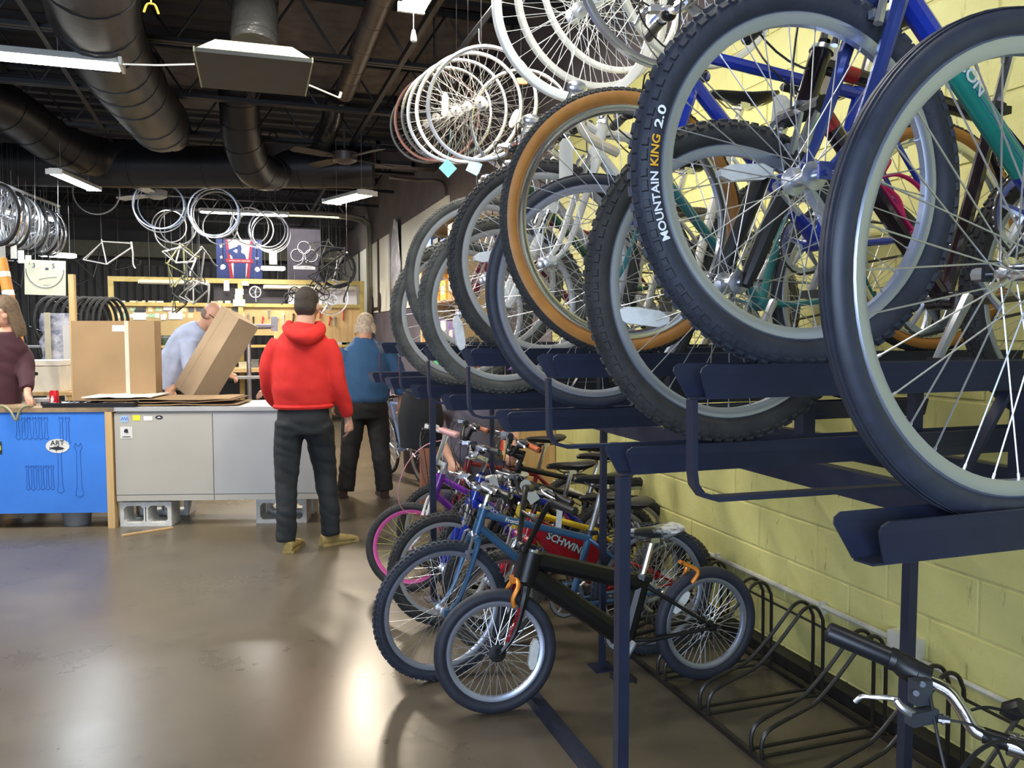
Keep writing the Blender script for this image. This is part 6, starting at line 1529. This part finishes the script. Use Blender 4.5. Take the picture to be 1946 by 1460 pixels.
# tall open display cabinet behind the far rack bicycles
dc = thing('display_shelf', 'tall wooden display shelf beyond the racked bicycles', 'shelf unit', (2.12, 8.1, 0))
for y in (-.8, .8): MB().bx(-.18, .21, y-.02, y+.02, 0, 2.6).build('side_board', wood, dc)
for z in (.4, .9, 1.35, 1.8, 2.25, 2.58): MB().bx(-.18, .21, -.8, .8, z, z+.025).build('shelf_board', wood, dc)
ccol = [('pink', (.62, .20, .35)), ('blue', (.06, .15, .5)), ('orange', (.75, .32, .05)), ('white', (.75, .74, .7)), ('green', (.05, .3, .15)), ('black', (.03, .03, .03)), ('yellow', (.7, .6, .1)), ('purple', (.25, .12, .45))]
for k in range(20):
    lv_ = (.925, 1.375, 1.825, 2.275)[k % 4]; col_ = ccol[(k*3) % 8]; yy = -.66+.32*(k//4); h_ = random.uniform(.16, .30)
    t = thing('accessory_pack', '%s accessory pack on the %s shelf, %s from the near end' % (col_[0], ['second', 'third', 'fourth', 'top'][k % 4], ['first', 'second', 'third', 'fourth', 'fifth'][k//4]), 'package', (2.06, 8.1+yy, lv_))
    MB().bx(-.07, .07, -.11, .11, 0, h_).build('pack', mat('pack_'+col_[0], col_[1], .5), t); MB().bx(-.073, -.069, -.07, .07, h_*.3, h_*.7).build('pack_label', white, t)
# posters, silhouettes on the wall
for (x, y, w_, h_, lab, m_) in ((751, 470, .30, .95, 'clear plastic bag hanging between two pale wall boards', mat('clear_bag', (.55, .53, .56), .15, 0, .3, 6, .6, 20)),):
    p = at(x, y, X=WX-.06); t = thing('plastic_bag', lab, 'bag', p); b = MB(); loft(b, [(V((0, 0, -.62)), V((0, .34, 0)), V((.03, 0, 0))), (V((0, 0, -.3)), V((0, .40, 0)), V((.045, 0, 0))), (V((0, 0, .1)), V((0, .26, 0)), V((.04, 0, 0))), (V((0, 0, .35)), V((0, .2, 0)), V((.02, 0, 0))), (V((0, 0, .42)), V((0, .05, 0)), V((.02, 0, 0)))], 14); b.build('plastic', m_, t)
p = at(720, 522, X=WX-.035); t = thing('wall_fork', 'dark brown L shaped rail hanging on the pale wall board', 'rail', p); MB().bx(-.02, .0, -.04, .04, -.55, .6).build('rail_upright', mat('dark_brown_rail', (.04, .02, .015), .5), t); MB().bx(-.02, 0, -.04, .75, -.60, -.55).build('rail_foot', mat('dark_brown_rail', (.04, .02, .015), .5), t)
p = at(683, 497, X=WX-.035); t = thing('wall_strip', 'thin black strip on the far pale wall board', 'strip', p); MB().bx(-.015, .0, -.05, .05, -.42, .2).build('strip', black, t)
for x, y, lab in ((707, 580, 'black wire hook loop low on the pale wall board'), (721, 575, 'dark hanging tool beside the wire loop')):
    p = at(x, y, X=WX-.04); t = thing('wall_hook', lab, 'hook', p); MB().tube([(0, .12*math.cos(a), .16*math.sin(a)) for a in [2*PI*k/20 for k in range(20)]], .014, 6, closed=True).build('loop', black, t)

# bicycle parked end-on in the aisle and coloured wares beyond
ai = bicycle('bicycle', 'blue and white road bicycle parked end-on in the aisle behind the blue sweatshirt', (1.62, 8.1, 0), -1.35, R=.34, tw=.035, knob=None, wb=1.0, fr=mat('pale_blue_paint', (.25, .36, .62), .25, 0, .1), fork='rigid', rim=alu, tires=rubber_dark, N=24, indiv=False, bar='flat', st=.52, sp=.14, steer=.1, lean=.09, saddle_m=black)
on_tube(ai, ai['hb'], ai['bb'], .019, .3, .5, bluep, 'blue_decal')
skis = [((.75, .36, .04), 'orange'), ((.42, .18, .5), 'violet'), ((.12, .14, .5), 'blue'), ((.72, .72, .70), 'white')]
for k, (c_, nm) in enumerate(skis):
    p = at(789+k*3, 900, w=8.7+.08*k); t = thing('upright_tube', nm+' upright tube standing in the bin by the aisle', 'tube', (p.x, p.y, .1)); MB().cyl((0, 0, 0), (.03*(k-1), .02, .78), .022, n=8).build('tube_body', mat('tube_'+nm, c_, .4), t); MB().lathe([(.76, .02), (.79, .025), (.80, .01)], 10, 'z').build('cap', white, t)
p = at(793, 915, w=8.8); t = thing('aisle_bin', 'dark round bin holding upright coloured tubes', 'bin', (p.x, p.y, 0)); MB().lathe([(0, 0), (0, .14), (.34, .16), (.34, .155), (.01, .13), (.01, 0)], 20, 'z').build('tub', mat('bin_brown', (.05, .03, .03), .5), t)
p = at(808, 980, w=6.3); t = thing('timber_post', 'reddish timber post standing behind the rack post', 'post', (p.x, p.y, 0)); MB().bx(-.035, .035, -.03, .03, 0, 1.15).build('timber', mat('red_timber', (.26, .10, .06), .6, 0, .2, 6), t)
t = thing('hung_jacket', 'black jacket hanging below the far low trays', 'jacket', at(800, 770, w=5.0)); MB().cyl((0, 0, .1), (.06, 0, 1.205-t.location.z), .006, n=5).build('hanger_loop', black, t); b = MB(Mx.Scale(.76, 4)); loft(b, [(V((0, 0, -.34)), V((.17, 0, 0)), V((0, .09, 0))), (V((0, 0, -.1)), V((.19, 0, 0)), V((0, .10, 0))), (V((0, 0, .1)), V((.15, 0, 0)), V((0, .09, 0))), (V((0, 0, .18)), V((.06, 0, 0)), V((0, .05, 0)))], 14); b.build('cloth', mat('black_cloth', (.012, .012, .013), .9), t)
# ================================================================ CEILING: LIGHTS, DUCTS, FANS
fixture('ceiling_light', 'long lit white strip light at the upper left', at(-196, 88, w=4.85)+V((0, 0, 0)), 2.44, 'x', tubew, power=90, wdt=.2, gap=.09)
fixture('ceiling_light', 'lit strip light end seen at the top centre with pull cord', V((.96, 3.70, 3.295)), 1.8, 'y', tubew, power=38, wdt=.15)
t = thing('pull_cord', 'white bell shaped pull cord hanging under the top centre light', 'pull cord', at(786, 66, w=4.4)); MB().lathe([(-.035, .016), (-.02, .018), (.025, .008), (.03, 0)], 12, 'z').build('pull', mat('frosted_plastic', (.7, .7, .66), .4), t); MB().cyl((0, 0, .03), (0, 0, .20), .0025, n=5).build('cord', white, t)
fixture('ceiling_light', 'cool white lit strip light left of the hung rims', at(143, 346, w=8.7), 1.0, 1.35, tubec, power=45, col=(.85, .93, 1), wdt=.16, gap=.07)
fixture('ceiling_light', 'warm glowing short ceiling light right of the middle', at(663, 378, w=9.0), .8, 1.95, lampw, power=130, col=(1, .86, .68), wdt=.24, gap=.11)
fixture('ceiling_light', 'lit strip light behind the bunches of rims', at(465, 406, w=11.8), 1.22, 'x', tubew, power=55, wdt=.13)
fixture('ceiling_light', 'lit strip light running behind the left wheel row', at(50, 410, w=10.8), .95, .95, tubec, power=40, col=(.88, .94, 1), wdt=.1)
fixture('ceiling_light', 'short lit strip light above the paper sign', at(110, 487, w=11.5), .45, .5, tubec, power=18, col=(.88, .94, 1), wdt=.1)
p = at(658, 392, w=9.0); t = thing('pull_cord', 'thin pull cord hanging from the warm ceiling light', 'pull cord', p); MB().cyl((0, 0, .10), (0, 0, -.50), .0016, n=5).build('cord', black, t); MB().ell((0, 0, -.51), .010).build('pull', white, t)
duct_m = mat('black_wrapped_duct', (.007, .007, .009), .42, .0, .3, 4, .25, 12); duct_b = mat('brown_wrapped_duct', (.06, .042, .034), .4, .0, .4, 3, .25, 10)
crumple = mat('crumpled_black_film', (.025, .025, .024), .2, .0, .3, 6, .9, 14)
def duct(label, pts, r_, m, rings=12, cat='duct', n=20):
    base = V(pts[0]); t = thing('air_duct', label, cat, base); sp = spline([V(p)-base for p in pts], 7); MB().tube(sp, r_, n).build('duct_wall', m, t)
    L = len(sp)
    for k in range(rings):
        i = int((k+.5)*L/rings); i = min(i, L-2); d_ = (sp[i+1]-sp[i]).normalized(); MB().tube([sp[i]-d_*.012, sp[i]+d_*.012], r_*1.025, n).build('band', m, t)
    return t
duct('wide dark round duct running overhead from the top left to its rounded end', [at(160, -120, w=4.2), at(185, 40, w=5.2), at(240, 150, w=6.4), at(305, 236, w=7.8)], .27, duct_m, 9)
duct('narrow brownish duct beside the wide round duct', [at(270, 120, w=6.6), at(298, 190, w=7.2), at(330, 262, w=8.4)], .14, duct_b, 6)
duct('dark duct curving down behind the square air diffuser', [at(450, 120, w=7.6), at(455, 200, w=7.9), at(462, 270, w=8.2), at(485, 322, w=8.6), at(520, 330, w=9.2)], .19, duct_m, 7)
duct('crumpled film wrapped duct dropping into the square air diffuser', [at(487, -90, w=4.9), at(485, 0, w=4.9), at(483, 88, w=4.85)], .135, crumple, 3)
duct('big dark duct from the left edge curving to the middle', [at(-120, 150, w=7.2), at(10, 205, w=7.8), at(105, 270, w=8.6), at(190, 300, w=9.3), at(300, 303, w=9.6)], .23, duct_m, 10)
duct('large horizontal dark main duct across the middle of the ceiling', [V((-4.6, 11.2, 3.42)), V((-1.5, 10.6, 3.42)), V((1.0, 9.8, 3.42)), V((1.55, 9.65, 3.42))], .24, duct_m, 14)
duct('thin brown duct running along the ceiling at the top right', [at(760, -90, w=4.8), at(722, 5, w=5.6), at(680, 110, w=6.6), at(655, 175, w=7.6)], .09, duct_b, 8)
duct('thin dark duct beside the ceiling fan with shiny film', [at(640, 185, w=8.6), at(628, 235, w=8.9), at(612, 275, w=9.3)], .11, crumple, 4)
# square diffuser
df = thing('air_diffuser', 'large square dark air diffuser with pale tapered top hanging from the ceiling', 'air vent', V((.125, 4.95, 2.97)), rz=-.02)
MB().box((0, 0, 0), (.60, .66, .022)).build('plate', mat('dark_grey_plate', (.035, .040, .034), .6), df)
b = MB(); b.add([(-.29, -.32, .012), (.29, -.32, .012), (.29, .32, .012), (-.29, .32, .012), (-.20, -.21, .10), (.20, -.21, .10), (.20, .21, .10), (-.20, .21, .10)], [(0, 1, 5, 4), (1, 2, 6, 5), (2, 3, 7, 6), (3, 0, 4, 7), (4, 5, 6, 7)]); b.build('tapered_cone', mat('olive_cream_metal', (.42, .42, .26), .5), df)
for s in (-1, 1): MB().bx(s*.30-.004, s*.30+.004, -.33, .33, -.012, .016).build('edge_trim', mat('olive_cream_metal', (.42, .42, .26), .5), df)
t = thing('white_wire', 'thin white wire strung from the strip light to the air diffuser', 'wire', at(233, 122, w=4.85)); q0 = at(233, 122, w=4.85); MB().tube([V((0, 0, 0)), at(300, 124, w=4.9)-q0, at(370, 122, w=4.95)-q0], .006, 5).build('wire', white, t)
t = thing('white_wire', 'short white rod slanting down from the right of the air diffuser', 'wire', at(588, 162, w=5.1)); q0 = at(588, 162, w=5.1); MB().tube([V((0, 0, 0)), at(645, 186, w=5.3)-q0], .006, 5).build('wire', white, t); MB().tube([at(645, 186, w=5.3)-q0, at(648, 175, w=5.3)-q0], .010, 5).build('rod_end', white, t)
t = thing('yellow_hook', 'small yellow double hook at the top edge', 'hook', at(287, 8, w=4.2)); 
MB().tube([(0, 0, .12), (0, 0, 0)], .004, 5).tube(spline([(-.035, 0, -.045), (-.02, 0, -.005), (0, 0, .002), (.02, 0, -.005), (.035, 0, -.045)], 4), .0055, 6).build('hook', mat('hook_yellow', (.55, .36, .03), .4), t)
# ceiling fans
def fan(label, p, ang, m, mh, L=.62, drop=None, blades=3):
    t = thing('ceiling_fan', label, 'ceiling fan', p); MB().lathe([(-.06, 0), (-.06, .07), (-.03, .13), (.05, .14), (.07, .08), (.10, .03), (.10, 0)], 20, 'z').build('motor', mh, t); MB().cyl((0, 0, .1), (0, 0, 3.7-p.z), .014, n=8).build('down_rod', mh, t)
    for k in range(blades):
        a = ang+2*PI*k/blades; R2 = Mx.Rotation(a, 4, 'Z') @ Mx.Rotation(.2, 4, 'X'); MB(R2).prism([(.14, -.03), (.24, -.065), (L, -.075), (L+.04, -.05), (L+.045, .04), (L, .07), (.24, .06), (.14, .03)], lambda u, v_, k_: (u, v_, -.004+k_*.008)).build('blade', m, t); MB(R2).bx(.08, .22, -.015, .015, -.012, -.004).build('blade_arm', mh, t)
    return t
fan('white and grey ceiling fan behind the front bunch of hung rims', at(298, 370, w=10.9), .25, mat('fan_white', (.62, .62, .60), .4), mat('fan_grey', (.32, .32, .33), .35), .72)
fan('dark ceiling fan near the warm ceiling light', at(655, 300, w=8.7), .5, mat('fan_dark', (.03, .028, .03), .45), mat('fan_brown', (.07, .055, .05), .4), .60, blades=4)
# wall mounted fan bracket / black box by the beam
t = thing('ceiling_box', 'square black steel bracket frame by the beam at the right wall', 'bracket', at(752, 292, w=9.3)); 
for q in ((-.22, .22, -.02, .02, -.13, -.09), (-.22, .22, -.02, .02, .09, .13), (-.22, -.18, -.02, .02, -.13, .13), (.18, .22, -.02, .02, -.13, .13)): MB().bx(*q).build('bracket_bar', black, t)
MB().cyl((0, 0, .13), (0, 0, .9), .012, n=6).build('hanger_rod', black, t)
